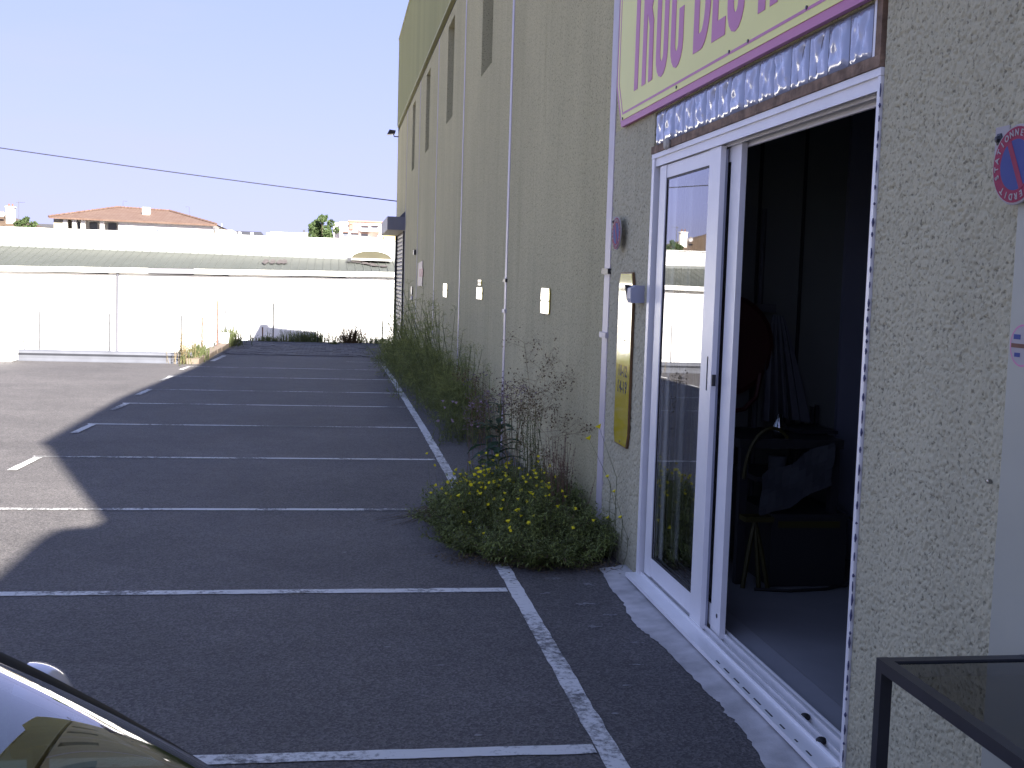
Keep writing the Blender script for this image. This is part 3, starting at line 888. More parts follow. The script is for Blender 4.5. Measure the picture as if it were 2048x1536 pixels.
small_plate("yellow wall plate farthest along the wall, above the fennel", 20.8, 1.705, .72, .235)

def no_parking(label, yc, zc, tilt):
    t = thing("no_parking_sign", label, "sign", (1.90, yc, zc - .11), "round no parking signs on the wall")
    R_ = .112; X = 1.900
    def disc(r0, r1, x, mm, nm, n=40):
        m = M(); vs = []; fs = []
        for k in range(n):
            a = 2 * math.pi * k / n
            for r in (r0, r1):
                vs.append((x + tilt * r * math.cos(a), yc + r * math.cos(a), zc + r * math.sin(a)))
        for k in range(n):
            k2 = (k + 1) % n
            fs.append((k * 2, k * 2 + 1, k2 * 2 + 1, k2 * 2))
        return m.add(vs, fs).build(nm, mm, t)
    m = M(); m.lathe([(.001, X + .0095), (R_, X + .009), (R_ + .002, X + .004), (R_, X + .001), (.001, X)], (0, yc, zc), 'x', 40)
    m.v = [(x + tilt * (y - yc), y, z) for x, y, z in m.v]
    m.build("disc", SGWHITE, t)
    disc(.072, R_ - .005, X - .0008, SGRED, "red_ring")
    disc(.0, .072, X - .0012, SGBLUE, "blue_centre")
    ca, sa = math.cos(math.radians(62)), math.sin(math.radians(62)); q = .0765; w = .010
    m = M(); m.prism([(yc + q * ca - w * sa, zc + q * sa + w * ca), (yc + q * ca + w * sa, zc + q * sa - w * ca), (yc - q * ca + w * sa, zc - q * sa - w * ca), (yc - q * ca - w * sa, zc - q * sa + w * ca)], lambda u, v, dd: (dd + tilt * (u - yc), u, v), X - .0022, X - .0015)
    m.build("red_bar", SGRED, t)
    txt = "STATIONNEMENT INTERDIT "
    n = len(txt)
    for k, ch in enumerate(txt):
        if ch == " ": continue
        a = math.radians(200 - k * 360 / n)
        me = text_mesh(ch, .026, SGWHITE)
        rr = .0895
        u, v = rr * math.cos(a), rr * math.sin(a)      # u to the right as read
        o = inst("letter", me, t, (X - .0018 - tilt * u, yc - u, zc + v))
        o.rotation_euler = (WROT.to_matrix() @ Matrix.Rotation(a - math.pi / 2, 3, 'Z')).to_euler()
    M().box((1.907, yc + .055, zc + .035), (1.912, yc + .125, zc + .118)).build("bracket", SGWHITE, t)
    M().lathe([(.001, 1.893), (.008, 1.894), (.012, 1.902), (.019, 1.904), (.019, 1.907)], (0, yc + .102, zc + .082), 'x', 6).build("bolt", BLACKM, t)
    M().tube([(1.905, yc + .102, zc + .082), (WX + .01, yc + .102, zc + .082)], .006, 6).build("stud", BLACKM, t)
no_parking("round blue and red no parking sign right of the open doorway", 3.118, 2.255, -0.03)
no_parking("round no parking sign beside the pale strip left of the door", 7.90, 2.235, -0.02)

wp = thing("shop_board", "plain white panel fixed to the wall at the right edge", "panel", (1.93, 2.7, 0))
M().box((1.925, 2.25, .02), (1.975, 3.132, 2.25)).build("panel_sheet", WHITEPANEL, wp)
st = M()
def ringm(r0, r1, x, n=36):
    m = M(); vs = []; fs = []
    for k in range(n):
        a = 2 * math.pi * k / n
        for r in (r0, r1): vs.append((x, 3.065 + r * math.cos(a), 1.745 + r * math.sin(a)))
    for k in range(n):
        k2 = (k + 1) % n; fs.append((k * 2, k * 2 + 1, k2 * 2 + 1, k2 * 2))
    return m.add(vs, fs)
stk = ringm(0, .058, 1.9242).build("sticker", SGWHITE, wp)
ringm(.055, .060, 1.9238).build("sticker_ring", SIGNPURP, stk)
M().box((1.9232, 3.012, 1.738), (1.9238, 3.118, 1.750)).build("sticker_bar", RUST, stk)
M().box((1.9234, 3.075, 1.762), (1.9240, 3.108, 1.776)).build("sticker_bar", SGBLUE, stk)
M().box((1.9234, 3.072, 1.712), (1.9240, 3.100, 1.724)).build("sticker_bar", SGBLUE, stk)
sc_ = M(); sc_.lathe([(.001, 1.938), (.006, 1.939), (.008, 1.948), (.004, 1.956)], (0, 3.22, 1.33), 'x', 8)
sc_.build("wall_screw", CHROME, label="small steel screw head in the roughcast beside the white panel", cat="screw")

# far end fixtures
fl = thing("floodlight", "small black floodlight on the far top corner of the warehouse", "lamp", (1.85, 38.45, 6.5))
m = M(); m.prism([(1.58, 6.46), (1.66, 6.62), (1.86, 6.60), (1.84, 6.50)], lambda u, v, d: (u, d, v), 38.2, 38.5); m.build("lamp_head", BLACKM, fl)
M().tube([(1.80, 38.35, 6.50), (1.82, 38.35, 6.42), (1.96, 38.35, 6.42)], .02, 6).build("bracket", BLACKM, fl)
sb = thing("roller_shutter", "ribbed brown roller shutter in the far end of the warehouse wall", "shutter", (1.96, 35.8, 0))
slm = M(); slm.prism([(0, -.058), (-.012, -.05), (-.022, -.01), (-.018, .03), (0, .052)], lambda u, v, d: (u, d, v), -2.03, 2.03)
slme = slm.mesh("slat", SHUTTER)
z = -.10
while z < 3.25:
    inst("slat", slme, sb, (1.985, 35.82, z)); z += .122
M().box((1.90, 33.66, -.15), (1.975, 33.75, 3.3)).build("guide_rail", BLACKM, sb)
M().box((1.90, 37.9, -.15), (1.975, 37.98, 3.3)).build("guide_rail", BLACKM, sb)
bx = thing("shutter_box", "grey boxy hood sticking out above the far roller shutter", "hood", (1.7, 35.8, 3.25))
M().box((1.452, 33.55, 3.262), (1.958, 38.1, 3.63)).build("hood_casing", BOXD, bx)
M().box((1.46, 33.56, 3.245), (1.95, 38.09, 3.261)).build("hood_soffit", BOXU, bx)
m = M(); m.prism([(1.955, 3.63), (1.955, 3.80), (1.80, 3.632)], lambda u, v, d: (u, d, v), 33.7, 33.75); m.build("stay_bracket", GALV, bx)
nt_ = M().prism([(26.3, 1.74), (27.7, 1.72), (27.75, 2.26), (26.35, 2.30)], fx, 1.935, 1.95)
tp = thing("wall_notice", "pinkish cream notice on the wall near the far roller shutter", "notice", (1.94, 27.0, 1.73))
nt_.build("notice_board", mat("notice_cream", (0.58, 0.47, 0.37), 0.6, 0.1, 3), tp)
M().prism([(26.1, 1.95), (27.2, 1.94), (27.2, 2.12), (26.1, 2.13)], fx, 1.930, 1.936).build("notice_patch", mat("notice_pink", (0.50, 0.26, 0.22), 0.6, 0.1, 3), tp)
kp = thing("key_switch", "small black and white switch box on the wall by the shutter", "switch", (1.94, 29.8, 1.36))
M().box((1.925, 29.55, 1.50), (1.95, 30.05, 1.70)).build("black_box", BLACKM, kp)
M().box((1.925, 29.6, 1.36), (1.95, 30.0, 1.46)).build("white_box", SGWHITE, kp)
M().box((1.90, 28.75, 2.48), (1.95, 29.1, 2.60)).build("vent_pipe", BLACKM, label="small dark pipe stub in the wall above the far notice", cat="pipe")

# ------------------------------------------------------------------ overhead cable
cab = M(); A, B = Vector((1.95, 38.3, 4.37)), Vector((-34.0, 37.2, 8.45))
cab.tube([A.lerp(B, i / 40) - Vector((0, 0, .55 * 4 * (i / 40) * (1 - i / 40))) * .55 for i in range(41)], .017, 5)
cab.build("overhead_cable", BLACKM, label="thin dark overhead cable crossing the sky to the warehouse wall", cat="cable")

# ------------------------------------------------------------------ furniture by the wall: glass topped table
X0, Y1, ZT = 1.483, 2.900, .900
tb = thing("glass_table", "charcoal steel framed table with a glass top at the bottom right", "table", (1.62, 2.1, 0))
r_ = .0165
def bar(m, a, b):
    m.box([min(p, q) for p, q in zip(a, b)], [max(p, q) for p, q in zip(a, b)])
XE = 1.902; YN = 1.30
m = M(); m.box((X0 - r_, YN - r_, ZT - r_ * 2), (X0 + r_, Y1 + r_, ZT)); m.build("rail", TABLEM, tb)
m = M(); m.box((XE - r_, YN - r_, ZT - r_ * 2), (XE + r_, Y1 + r_, ZT)); m.build("rail", TABLEM, tb)
m = M(); m.box((X0 + r_, Y1 - r_, ZT - r_ * 2), (XE - r_, Y1 + r_, ZT - .001)); m.build("rail", TABLEM, tb)
m = M(); m.box((X0 + r_, YN - r_, ZT - r_ * 2), (XE - r_, YN + r_, ZT - .001)); m.build("rail", TABLEM, tb)
for x in (X0, XE):
    for y in (YN, Y1):
        M().box((x - r_, y - r_, 0.002 if x < 1.6 else .036), (x + r_, y + r_, ZT - r_ * 2)).build("leg", TABLEM, tb)
M().box((X0 + r_ + .002, YN + r_ + .002, ZT - .014), (XE - r_ - .002, Y1 - r_ - .002, ZT - .006)).build("glass_top", TABLEGLASS, tb)

# ------------------------------------------------------------------ things inside the dark shop
wb = thing("workbench", "dark cluttered workbench inside the shop doorway", "bench", (2.8, 6.95, .095))
M().box((2.42, 6.70, .93), (3.08, 7.3, .985)).build("bench_top", BLACKP, wb)
for x in (2.46, 3.04):
    for y in (6.74, 7.25):
        M().box((x - .025, y - .025, .096), (x + .025, y + .025, .93)).build("leg", BLACKM, wb)
M().box((2.55, 6.72, .72), (3.0, 7.25, .75)).build("shelf", BLACKM, wb)
cb = thing("black_cabinet", "low black cabinet on the floor under the workbench", "cabinet", (2.85, 6.9, .096))
M().box((2.62, 6.64, .10), (3.10, 7.24, .54)).build("cabinet_body", BLACKP, cb)
M().box((2.66, 6.632, .46), (3.05, 6.641, .50)).build("yellow_band", YHOSE, cb)
cl = M(); n = 14; rows = 12
def cloth_pt(i, j):
    t = j / rows; a = (i / n - .5)
    w = .06 + .20 * t ** .8
    return (2.82 + a * w * 1.3 + .05 * t + .03 * math.sin(i * 1.9) * t, 7.22 - .05 * math.cos(i * 2.1) * t - .05 * t, 1.72 - .66 * t - .05 * abs(a) * t)
for i in range(n):
    for j in range(rows):
        cl.quad(cloth_pt(i, j), cloth_pt(i, j + 1), cloth_pt(i + 1, j + 1), cloth_pt(i + 1, j))
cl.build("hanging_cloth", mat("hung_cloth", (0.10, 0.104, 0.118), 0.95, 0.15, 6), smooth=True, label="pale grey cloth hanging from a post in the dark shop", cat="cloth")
ps = M(); ps.tube([(2.72, 7.28, .1), (2.72, 7.28, 2.4)], .018, 8); ps.box((2.66, 7.2, 1.74), (2.80, 7.30, 1.79)); ps.build("post", CLOTH, label="slim grey post inside the shop behind the cloth", cat="post")
hr = thing("hose_reel", "dark red round hose reel on the back wall of the shop", "hose reel", (2.48, 7.3, 1.1))
M().lathe([(.30, 7.18), (.33, 7.19), (.33, 7.22), (.12, 7.23), (.12, 7.30), (.33, 7.31), (.33, 7.34)], (2.46, 0, 1.52), 'y', 28).build("reel", REDM, hr)
M().tube([(2.70, 7.16, 1.35), (2.68, 7.16, 1.2), (2.60, 7.15, 1.12), (2.50, 7.15, 1.10), (2.4, 7.16, 1.14)], .016, 6).build("hose", REDM, hr)
rg = M()
for i in range(10):
    for j in range(6):
        f = lambda i, j: (2.55 + .045 * i, 6.66 + .02 * math.sin(i * 1.3 + j), .50 + .022 * i + (.045 * j) + .012 * math.sin(j * 2.2 + i))
        rg.quad(f(i, j), f(i + 1, j), f(i + 1, j + 1), f(i, j + 1))
rg.build("rag", CLOTH, smooth=True, label="crumpled pale rag draped over the black cabinet", cat="rag")
M().lathe([(.001, .985), (.04, .986), (.045, 1.06), (.018, 1.10), (.016, 1.13), (.001, 1.131)], (2.70, 6.80, 0), 'z', 14).build("chrome_flask", CHROME, smooth=True, label="small shiny metal flask standing on the workbench", cat="flask")
M().lathe([(.001, .751), (.05, .752), (.055, .87), (.001, .871)], (2.70, 6.80, 0), 'z', 14).build("white_tub", CLOTH, smooth=True, label="white tub on the shelf below the workbench", cat="tub")
M().tube([(2.44 + .30 * (1 - math.cos(t)) / 2 * 1.1, 6.66, .75 + .31 * math.sin(t)) for t in np.linspace(0, 2.2, 14)], .011, 6).build("yellow_hose", YHOSE, label="yellow hose arched in front of the dark workbench", cat="hose")
tr = thing("yellow_stand", "yellow legged stand left of the black cabinet in the shop", "stand", (2.5, 6.68, .096))
for dx in (-.12, .05, .14):
    M().tube([(2.52, 6.66, .50), (2.52 + dx * .3, 6.64, .32), (2.52 + dx * .6, 6.62, .098)], .014, 6).build("leg", YHOSE, tr)
M().box((2.44, 6.60, .50), (2.62, 6.71, .53)).build("stand_top", YHOSE, tr)
M().tube([(3.08 + .10 * math.sin(t), 6.60, .32 + .21 * math.cos(t)) for t in np.linspace(0, 3.3, 16)] + [(2.95, 6.55, .107), (2.7, 6.52, .105), (2.5, 6.56, .106)], .010, 6).build("power_cable", RUBBER, label="black cable looping from the cabinet onto the shop floor", cat="cable")
ch = thing("dark_chair", "dark slatted chair standing against the shop's inner wall", "chair", (3.0, 6.95, .096))
for x in (2.90, 3.14):
    M().box((x - .012, 7.26, 1.0), (x + .012, 7.285, 1.14)).build("rear_post", BLACKM, ch)
M().box((2.89, 6.95, .99), (3.15, 7.28, 1.012)).build("seat", BLACKM, ch)
for k in range(4):
    M().box((2.90 + k * .065, 7.262, 1.013), (2.925 + k * .065, 7.28, 1.13)).build("slat", BLACKM, ch)

# ------------------------------------------------------------------ parked car at the left (bonnet towards the wall)
CARC = 1.46
car = thing("parked_car", "dark car parked at the bottom left, windscreen corner in view", "car", (-1.0, CARC, 0))
def hw_at(x):
    t = min(1, max(0, (x + 3.25) / 3.95)); return .80 - .10 * abs(2 * t - 1) ** 4
lo = M(); xs = np.linspace(-3.25, 0.70, 28)
def top_at(x):
    if x > -.02: return .80 - .14 * ((x + .02) / .72) ** 1.6
    return .84 - .02 * math.sin((x + 3.25) / 3.2 * math.pi)
def section(x):
    h, t, b = hw_at(x), top_at(x), .20
    e = max(0, (abs(x + 1.27) - 1.75) / .22); b = .20 + .10 * e
    L_ = []
    for (fy, fz) in [(.80, 0), (.97, .10), (1.0, .35), (.995, .62), (.965, .86), (.90, .965), (.70, 1.0), (.35, 1.03)]:
        L_.append((fy * h, b + (t - b) * fz))
    return L_
rings = [section(x) for x in xs]
vs = []
for x, r in zip(xs, rings):
    for (y, z) in r: vs.append((x, CARC + y, z))
    for (y, z) in reversed(r): vs.append((x, CARC - y, z))
k = 16; fs = []
for i in range(len(xs) - 1):
    for j in range(k):
        fs.append((i * k + j, (i + 1) * k + j, (i + 1) * k + (j + 1) % k, i * k + (j + 1) % k))
fs.append(tuple(range(k))); fs.append(tuple((len(xs) - 1) * k + j for j in reversed(range(k))))
body = lo.add(vs, fs).build("body", CARP, car, smooth=True)
# windscreen: strongly curved towards its sides
def ws(s, t):
    sh_ = .45 * t * t + .55 * t ** 6
    half = .79 - .085 * s
    ub, wb_ = 0.17 - .24 * sh_, .845 - .045 * sh_
    ut, wt = -.88 - .12 * sh_, 1.395 - .035 * sh_
    e = .035 * math.sin(math.pi * s)
    return (ub + (ut - ub) * s + e * .4, CARC + half * t, wb_ + (wt - wb_) * s + e)
def grid(fn, ns, ntt):
    m = M()
    for i in range(ns + 1):
        for j in range(ntt + 1): m.v.append(fn(i / ns, -1 + 2 * j / ntt))
    for i in range(ns):
        for j in range(ntt):
            a = i * (ntt + 1) + j
            m.f.append((a, a + 1, a + ntt + 2, a + ntt + 1))
    return m
grid(ws, 14, 40).build("windscreen", CARGLASS, car, smooth=True)
for sgn in (-1, 1):
    path = [ws(s, sgn * 1.0) for s in np.linspace(0, 1, 9)]
    M().tube([(p[0] - .008, p[1] + sgn * .014, p[2] + .002) for p in path], .021, 8).build("windscreen_pillar", BLACKM, car, smooth=True)
def rf(s, t):
    x = -.88 - .12 * (.45 * t * t + .55 * t ** 6) * (1 - s) - 1.75 * s
    return (x, CARC + (.705 - .03 * s) * t, 1.395 - .035 * t * t - .02 * t ** 6 + .035 * math.sin(math.pi * min(1, s * 1.1)) - .03 * s)
grid(rf, 12, 16).build("roof", CARP, car, smooth=True)
for sgn in (-1, 1):
    sd = M()
    top = [rf(s, sgn) for s in np.linspace(0, 1, 8)]
    n = len(top)
    bot = [(-.07 - 3.0 * s, CARC + sgn * .775, .83) for s in np.linspace(0, 1, n)]
    for i in range(n - 1):
        sd.quad(bot[i], bot[i + 1], top[i + 1], top[i])
    sd.build("side_window", CARGLASS, car)
    for i in (3, 6):
        M().tube([bot[i], top[i]], .028, 6).build("door_pillar", BLACKM, car)
    M().tube(top, .02, 6).build("roof_gutter", BLACKM, car)
rw_ = M(); a, b = rf(1, -1), rf(1, 1)
rw_.quad((-3.12, CARC - .74, .83), (-3.12, CARC + .74, .83), b, a); rw_.build("rear_window", CARGLASS, car)
dsh = M(); dsh.prism([(.08, .74), (.05, .80), (-.28, .86), (-.40, .84), (-.42, .60), (.08, .60)], lambda u, v, d: (u, d, v), CARC - .70, CARC + .70); dsh.build("dashboard", CARINT, car)
M().box((-2.6, CARC - .68, .80), (-.45, CARC + .68, .825)).build("cabin_liner", CARINT, car)
for y in (CARC - .35, CARC + .35):
    sm = M(); sm.prism([(-1.0, .88), (-1.02, 1.0), (-1.25, 1.22), (-1.36, 1.22), (-1.3, .88)], lambda u, v, d: (u, d, v), y - .24, y + .24); sm.build("seat", CARINT, car)
wip = M(); wip.tube([(.05, 1.95, .845), (-.14, 1.85, .965), (-.34, 1.62, 1.085)], .006, 6); wip.build("wiper", BLACKM, car)
for sgn in (-1, 1):
    mx, my, mz = -.60, CARC + sgn * .945, .999
    mm = M(); prof = []
    for i in range(9):
        for j in range(18):
            a = 2 * math.pi * j / 18; t = i / 8
            r = math.sqrt(max(0, 1 - t * t))
            mm.v.append((mx + .10 * t, my + .115 * r * math.copysign(abs(math.cos(a)) ** .7, math.cos(a)), mz + .085 * r * math.copysign(abs(math.sin(a)) ** .8, math.sin(a))))
    for i in range(8):
        for j in range(18):
            mm.f.append((i * 18 + j, i * 18 + (j + 1) % 18, (i + 1) * 18 + (j + 1) % 18, (i + 1) * 18 + j))
    mo = mm.build("wing_mirror", MIRCASE, car, smooth=True)
    gm = M(); ring = [(mx - .002 + 0 * j, my + .104 * math.copysign(abs(math.cos(2 * math.pi * j / 18)) ** .7, math.cos(2 * math.pi * j / 18)), mz + .075 * math.copysign(abs(math.sin(2 * math.pi * j / 18)) ** .8, math.sin(2 * math.pi * j / 18))) for j in range(18)]
    gm.add(ring, [tuple(range(18))]); gm.build("mirror_glass", MIRRORG, mo)
    M().tube([(mx + .05, my - sgn * .10, mz - .04), (mx + .07, CARC + sgn * .77, .83)], .02, 6).build("mirror_arm", BLACKM, mo)
for x in (-.05, -2.45):
    for sgn in (-1, 1):
        yo = CARC + sgn * .70
        wl = M(); wl.lathe([(.20, -.09), (.29, -.085), (.305, -.05), (.305, .05), (.29, .085), (.20, .09)], (x, yo, .306), 'y', 26)
        wo = wl.build("wheel", RUBBER, car, smooth=True)
        M().lathe([(.001, sgn * .075), (.06, sgn * .085), (.19, sgn * .07), (.205, sgn * .088)], (x, yo, .306), 'y', 26).build("rim", GALV, wo)
for sgn in (-1, 1):
    M().box((.60, CARC + sgn * .48 - .13, .56), (.715, CARC + sgn * .48 + .13, .68)).build("headlight", LAMPW, car)
    M().box((-3.27, CARC + sgn * .62 - .09, .62), (-3.20, CARC + sgn * .62 + .09, .80)).build("tail_light", LAMPR, car)

# ------------------------------------------------------------------ guard rail, fences, kerb blocks at the far edge of the lot
gr = thing("guard_rail", "galvanised guard rail along the far left edge of the car park", "guard rail", (-10, 25.7, -.3))
prof = [(0, -.155), (-.045, -.12), (-.05, -.08), (-.005, -.03), (-.005, .03), (-.05, .08), (-.045, .12), (0, .155)]
bm_ = M(); GZ = .035
for (da, za), (db, zb) in zip(prof[:-1], prof[1:]):
    bm_.quad((-6.35, 25.7 + da, GZ + za), (-2.95, 25.7 + da, GZ + za), (-2.95, 25.7 + db, GZ + zb), (-6.35, 25.7 + db, GZ + zb))
    bm_.quad((-30, 25.7 + da, GZ + za), (-6.35, 25.7 + da, GZ + za), (-6.35, 25.7 + db, GZ + zb), (-30, 25.7 + db, GZ + zb))
bm_.build("rail_beam", GALV, gr)
for x in (-28, -24, -20, -16, -12, -8.6, -5.85, -4.45, -4.15, -3.35, -3.1):
    M().box((x - .05, 25.72, -2.6), (x + .05, 25.82, GZ + .14)).build("rail_post", IRON, gr)
def posts(fence, spots, r=.022):
    for x, y, z0, z1, m_ in spots:
        M().tube([(x, y, z0), (x + rng.normal(0, .01), y, z1)], r, 6).build("fence_post", m_, fence)
def mesh_wires(f, a, b, zb, zt, r=.0016, pitch=.16):
    a, b = Vector(a), Vector(b); L_ = (b - a).length; d = (b - a) / L_
    m = M(); H_ = zt - zb
    k = int((L_ + H_) / pitch)
    for i in range(k):
        s = i * pitch
        for (s0, s1) in ((s - H_, s), (s, s - H_)):
            u0, u1 = max(0, min(L_, s0)), max(0, min(L_, s1))
            if abs(u1 - u0) < .02: continue
            if s1 > s0: z0, z1 = zb + (u0 - s0), zb + (u1 - s0)
            else: z0, z1 = zb + (s0 - u0), zb + (s0 - u1)
            m.tube([a + d * u0 + Vector((0, 0, z0)), a + d * u1 + Vector((0, 0, z1))], r, 3, False)
    for z in (zb, (zb + zt) / 2, zt):
        m.tube([a + Vector((0, 0, z)), b + Vector((0, 0, z))], r * 1.4, 3, False)
    m.build("wire_mesh", GALV, f, kind="stuff")
f1 = thing("wire_fence", "thin posted wire fence behind the galvanised guard rail", "fence", (-8, 26.0, -.6))
posts(f1, [(x, 26.0, -1.2, .97, IRON) for x in (-24.5, -21.5, -18.5, -15.5, -12.5, -9.6, -6.14, -4.70, -3.23)])
M().tube([(-4.05, 27.2, -.5), (-4.04, 27.2, 1.0)], .012, 5).build("fence_post", GALV, f1)
f2 = thing("wire_fence", "thin wire mesh fence running back along the beige kerb", "fence", (-3.1, 31, 0))
posts(f2, [(-3.03, 28.2, -.2, .85, RUST), (-2.98, 31.3, -.3, 1.18, RUST), (-2.92, 33.2, -.3, 1.22, IRON), (-2.9, 35.2, -.3, 1.25, IRON)])
mesh_wires(f2, (-3.06, 26.2, 0), (-2.93, 33.6, 0), -.05, .95)
f3 = thing("wire_fence", "thin posted fence across the far end of the car park", "fence", (0, 36.3, -.15))
posts(f3, [(-2.46, 36.2, -.2, .54, BLACKM), (-2.12, 36.4, -.2, .30, RUST), (-1.80, 36.2, -.2, 1.05, IRON), (-.47, 36.1, -.2, .52, BLACKM), (.68, 36.4, -.2, 1.12, GALV), (1.48, 36.1, -.2, .60, BLACKM)])
M().box((-9.3, 24.95, -.02), (-6.42, 25.45, .53)).build("white_block", WBUILD, label="white painted concrete block at the left end of the guard rail", cat="block")
bk = thing("white_bucket", "white tub half hidden in weeds at the corner of the fence", "tub", (-2.93, 32.5, zg(32.5)))
M().lathe([(.12, zg(32.5)), (.16, zg(32.5) + .30), (.17, zg(32.5) + .38), (.15, zg(32.5) + .38), (.14, zg(32.5) + .34)], (-2.93, 32.5, 0), 'z', 16).build("tub_wall", WBUILD, bk, smooth=True)

# ------------------------------------------------------------------ long white building across the far side
FB = 54.0
fb = thing("white_building", "long white building with a grey green sheet roof across the far side", "building", (-12, FB, -2.6))
XL, XR = -46.0, 16.0
def ez(x, z0, z1):        # the eaves fall gently towards the left
    return z0 + (z1 - z0) * (x + 14.3) / 16.9
edges = np.linspace(XL, XR, 13)
for a, b in zip(edges[:-1], edges[1:]):
    m = M(); m.box((a + .004, FB, -2.6), (b - .004, FB + .3, ez((a + b) / 2, 1.70, 1.93) - .02)); m.build("wall_panel", WBUILD, fb)
x = XL
while x < XR:
    w = rng.uniform(1.6, 4.2); b = min(x + w, XR)
    z0a, z0b = ez(x, 1.71, 1.955), ez(b, 1.71, 1.955)
    m = M(); h = .225
    m.add([(x, FB - .22, z0a), (b, FB - .22, z0b), (b, FB - .22, z0b + h), (x, FB - .22, z0a + h), (x, FB + .1, z0a), (b, FB + .1, z0b), (b, FB + .1, z0b + h), (x, FB + .1, z0a + h)],
          [(0, 1, 2, 3), (4, 7, 6, 5), (0, 4, 5, 1), (3, 2, 6, 7), (0, 3, 7, 4), (1, 5, 6, 2)])
    m.build("gutter_section", GUTTER if rng.random() < .6 else GUTTERD, fb)
    x = b
    if rng.random() < .6: x += .012
x = XL
RT = lambda x: ez(x, 2.86, 2.74)
while x < XR:               # sheets of the roof, each a shallow tray with an upstand
    b = min(x + .37, XR)
    y0, y1 = FB - .1, FB + 4.2
    za, zb = ez(x, 1.95, 2.19), ez(b, 1.95, 2.19)
    ta, tb_ = RT(x), RT(b)
    m = M()
    m.quad((x, y0, za), (b - .06, y0, zb), (b - .06, y1, tb_), (x, y1, ta))
    m.add([(b - .06, y0, zb), (b - .05, y0, zb + .03), (b - .02, y0, zb + .03), (b, y0, zb), (b - .06, y1, tb_), (b - .05, y1, tb_ + .03), (b - .02, y1, tb_ + .03), (b, y1, tb_)], [(0, 1, 5, 4), (1, 2, 6, 5), (2, 3, 7, 6), (0, 3, 2, 1)])
    m.build("roof_sheet", ROOFG, fb)
    x = b
st_ = M()
def stainpoly(cx_, s_, w, h_, n=16):
    # lies just above the sheets of the roof
    pts = []
    for k in range(n):
        a = 2 * math.pi * k / n; q = rng.uniform(.6, 1.1)
        X_, t = cx_ + w * math.cos(a) * q, min(.97, max(.03, s_ + h_ * math.sin(a) * q))
        z0, z1 = ez(X_, 1.95, 2.19), RT(X_)
        pts.append((X_, FB - .1 + 4.3 * t, z0 + (z1 - z0) * t + .058))
    st_.add(pts, [tuple(range(n))])
for dx in (-.42, -.1, .22, .42): stainpoly(-2.75 + dx, .52, .16, .22)
for dx, s_ in ((.8, .72), (1.2, .6), (1.6, .45), (2.0, .40), (1.45, .55), (1.0, .78)): stainpoly(.25 + dx, s_, .25, .10)
st_.build("roof_stain", ROOFSTAIN, fb, kind="stuff")
m = M()
for a, b in zip(edges[:-1], edges[1:]):
    m.add([(a, FB + 4.1, RT(a) - .1), (b, FB + 4.1, RT(b) - .1), (b, FB + 4.1, RT(b) + .13), (a, FB + 4.1, RT(a) + .13), (a, FB + 4.2, RT(a) + .13), (b, FB + 4.2, RT(b) + .13)], [(0, 1, 2, 3), (3, 2, 5, 4)])
m.build("roof_flashing", mat("pale_flashing", (0.19, 0.20, 0.195), 0.6, 0.1, 1), fb)
for a, b in zip(edges[:-1], edges[1:]):
    M().box((a + .003, FB + 4.21, 1.9), (b - .003, FB + 4.5, 3.72)).build("parapet_panel", WBUILD, fb)
m = M(); m.box((XL, FB + 4.15, 3.722), (XR, FB + 4.6, 3.76)); m.build("parapet_cap", GUTTER, fb)
m = M(); m.quad((XL, FB + 4.5, 3.6), (XR, FB + 4.5, 3.6), (XR, FB + 20, 3.6), (XL, FB + 20, 3.6)); m.quad((XL, FB + 20, -2.6), (XL, FB + 20, 3.7), (XR, FB + 20, 3.7), (XR, FB + 20, -2.6))
m.quad((XL, FB, -2.6), (XL, FB, 1.6), (XL, FB + 20, 3.6), (XL, FB + 20, -2.6)); m.quad((XR, FB, -2.6), (XR, FB + 20, -2.6), (XR, FB + 20, 3.6), (XR, FB, 1.6))
m.build("rear_shell", WBUILD, fb)
for x in (-9.45, -27.0, 9.0):
    M().tube([(x, FB - .07, -2.6), (x + .02, FB - .07, 1.75), (x + .03, FB - .12, 1.95)], .06, 8).build("downpipe", PIPEG, fb, smooth=True)
# arched roof vent
av = thing("roof_vent", "low arched vent with olive underside on the roof of the white building", "vent", (1.75, 57, 2.8))
pts = arc(1.75, 2.80, .95, .37, 0, 180, 18)
m = M(); vs = [(u, 57.0, v) for u, v in pts] + [(u, 58.25, v) for u, v in pts]
n = len(pts)
m.add(vs, [(i, i + 1, n + i + 1, n + i) for i in range(n - 1)]); m.build("vent_hood", GUTTER, av)
m = M(); m.add([(u, 57.02, v - .02) for u, v in pts], [tuple(range(n))]); m.build("vent_face", SOFFIT, av)
M().box((.78, 56.96, 2.72), (2.72, 57.1, 2.805)).build("vent_sill", GUTTER, av)
M().box((.60, 56.6, 2.66), (.78, 57.2, 2.80)).build("vent_flap", SLATE, av)

# ------------------------------------------------------------------ houses and trees beyond
def at90(x, z, Y):          # points measured on a plane 90 m off, pushed to their own distance
    k = Y / 90.0; return (x * k, 1.88 + (z - 1.88) * k)
hs = thing("tiled_house", "white house with a low orange tiled hip roof beyond the long roof", "house", (-15, 94, -2.6))
x0, x1 = -20.5, -8.75
M().box((-15.8, 90.6, -2.6), (x1 - .25, 100, 5.52)).build("wall", HWALL, hs)
M().box((-20.2, 92.2, -2.6), (-15.81, 100, 5.52)).build("wall", HWALL, hs)
m = M()
M().box((-20.35, 90.6, -2.6), (-19.45, 92.1, 5.50)).build("porch_wall", HCREAM, hs)
for x in (-19.55, -18.9, -18.3, -16.95):
    M().box((x - .13, 90.55, -2.6), (x + .16, 90.85, 5.48)).build("porch_column", HWALL, hs)
M().box((-19.4, 90.9, -2.6), (-15.85, 91.1, 4.70)).build("porch_balustrade", HWALL, hs)
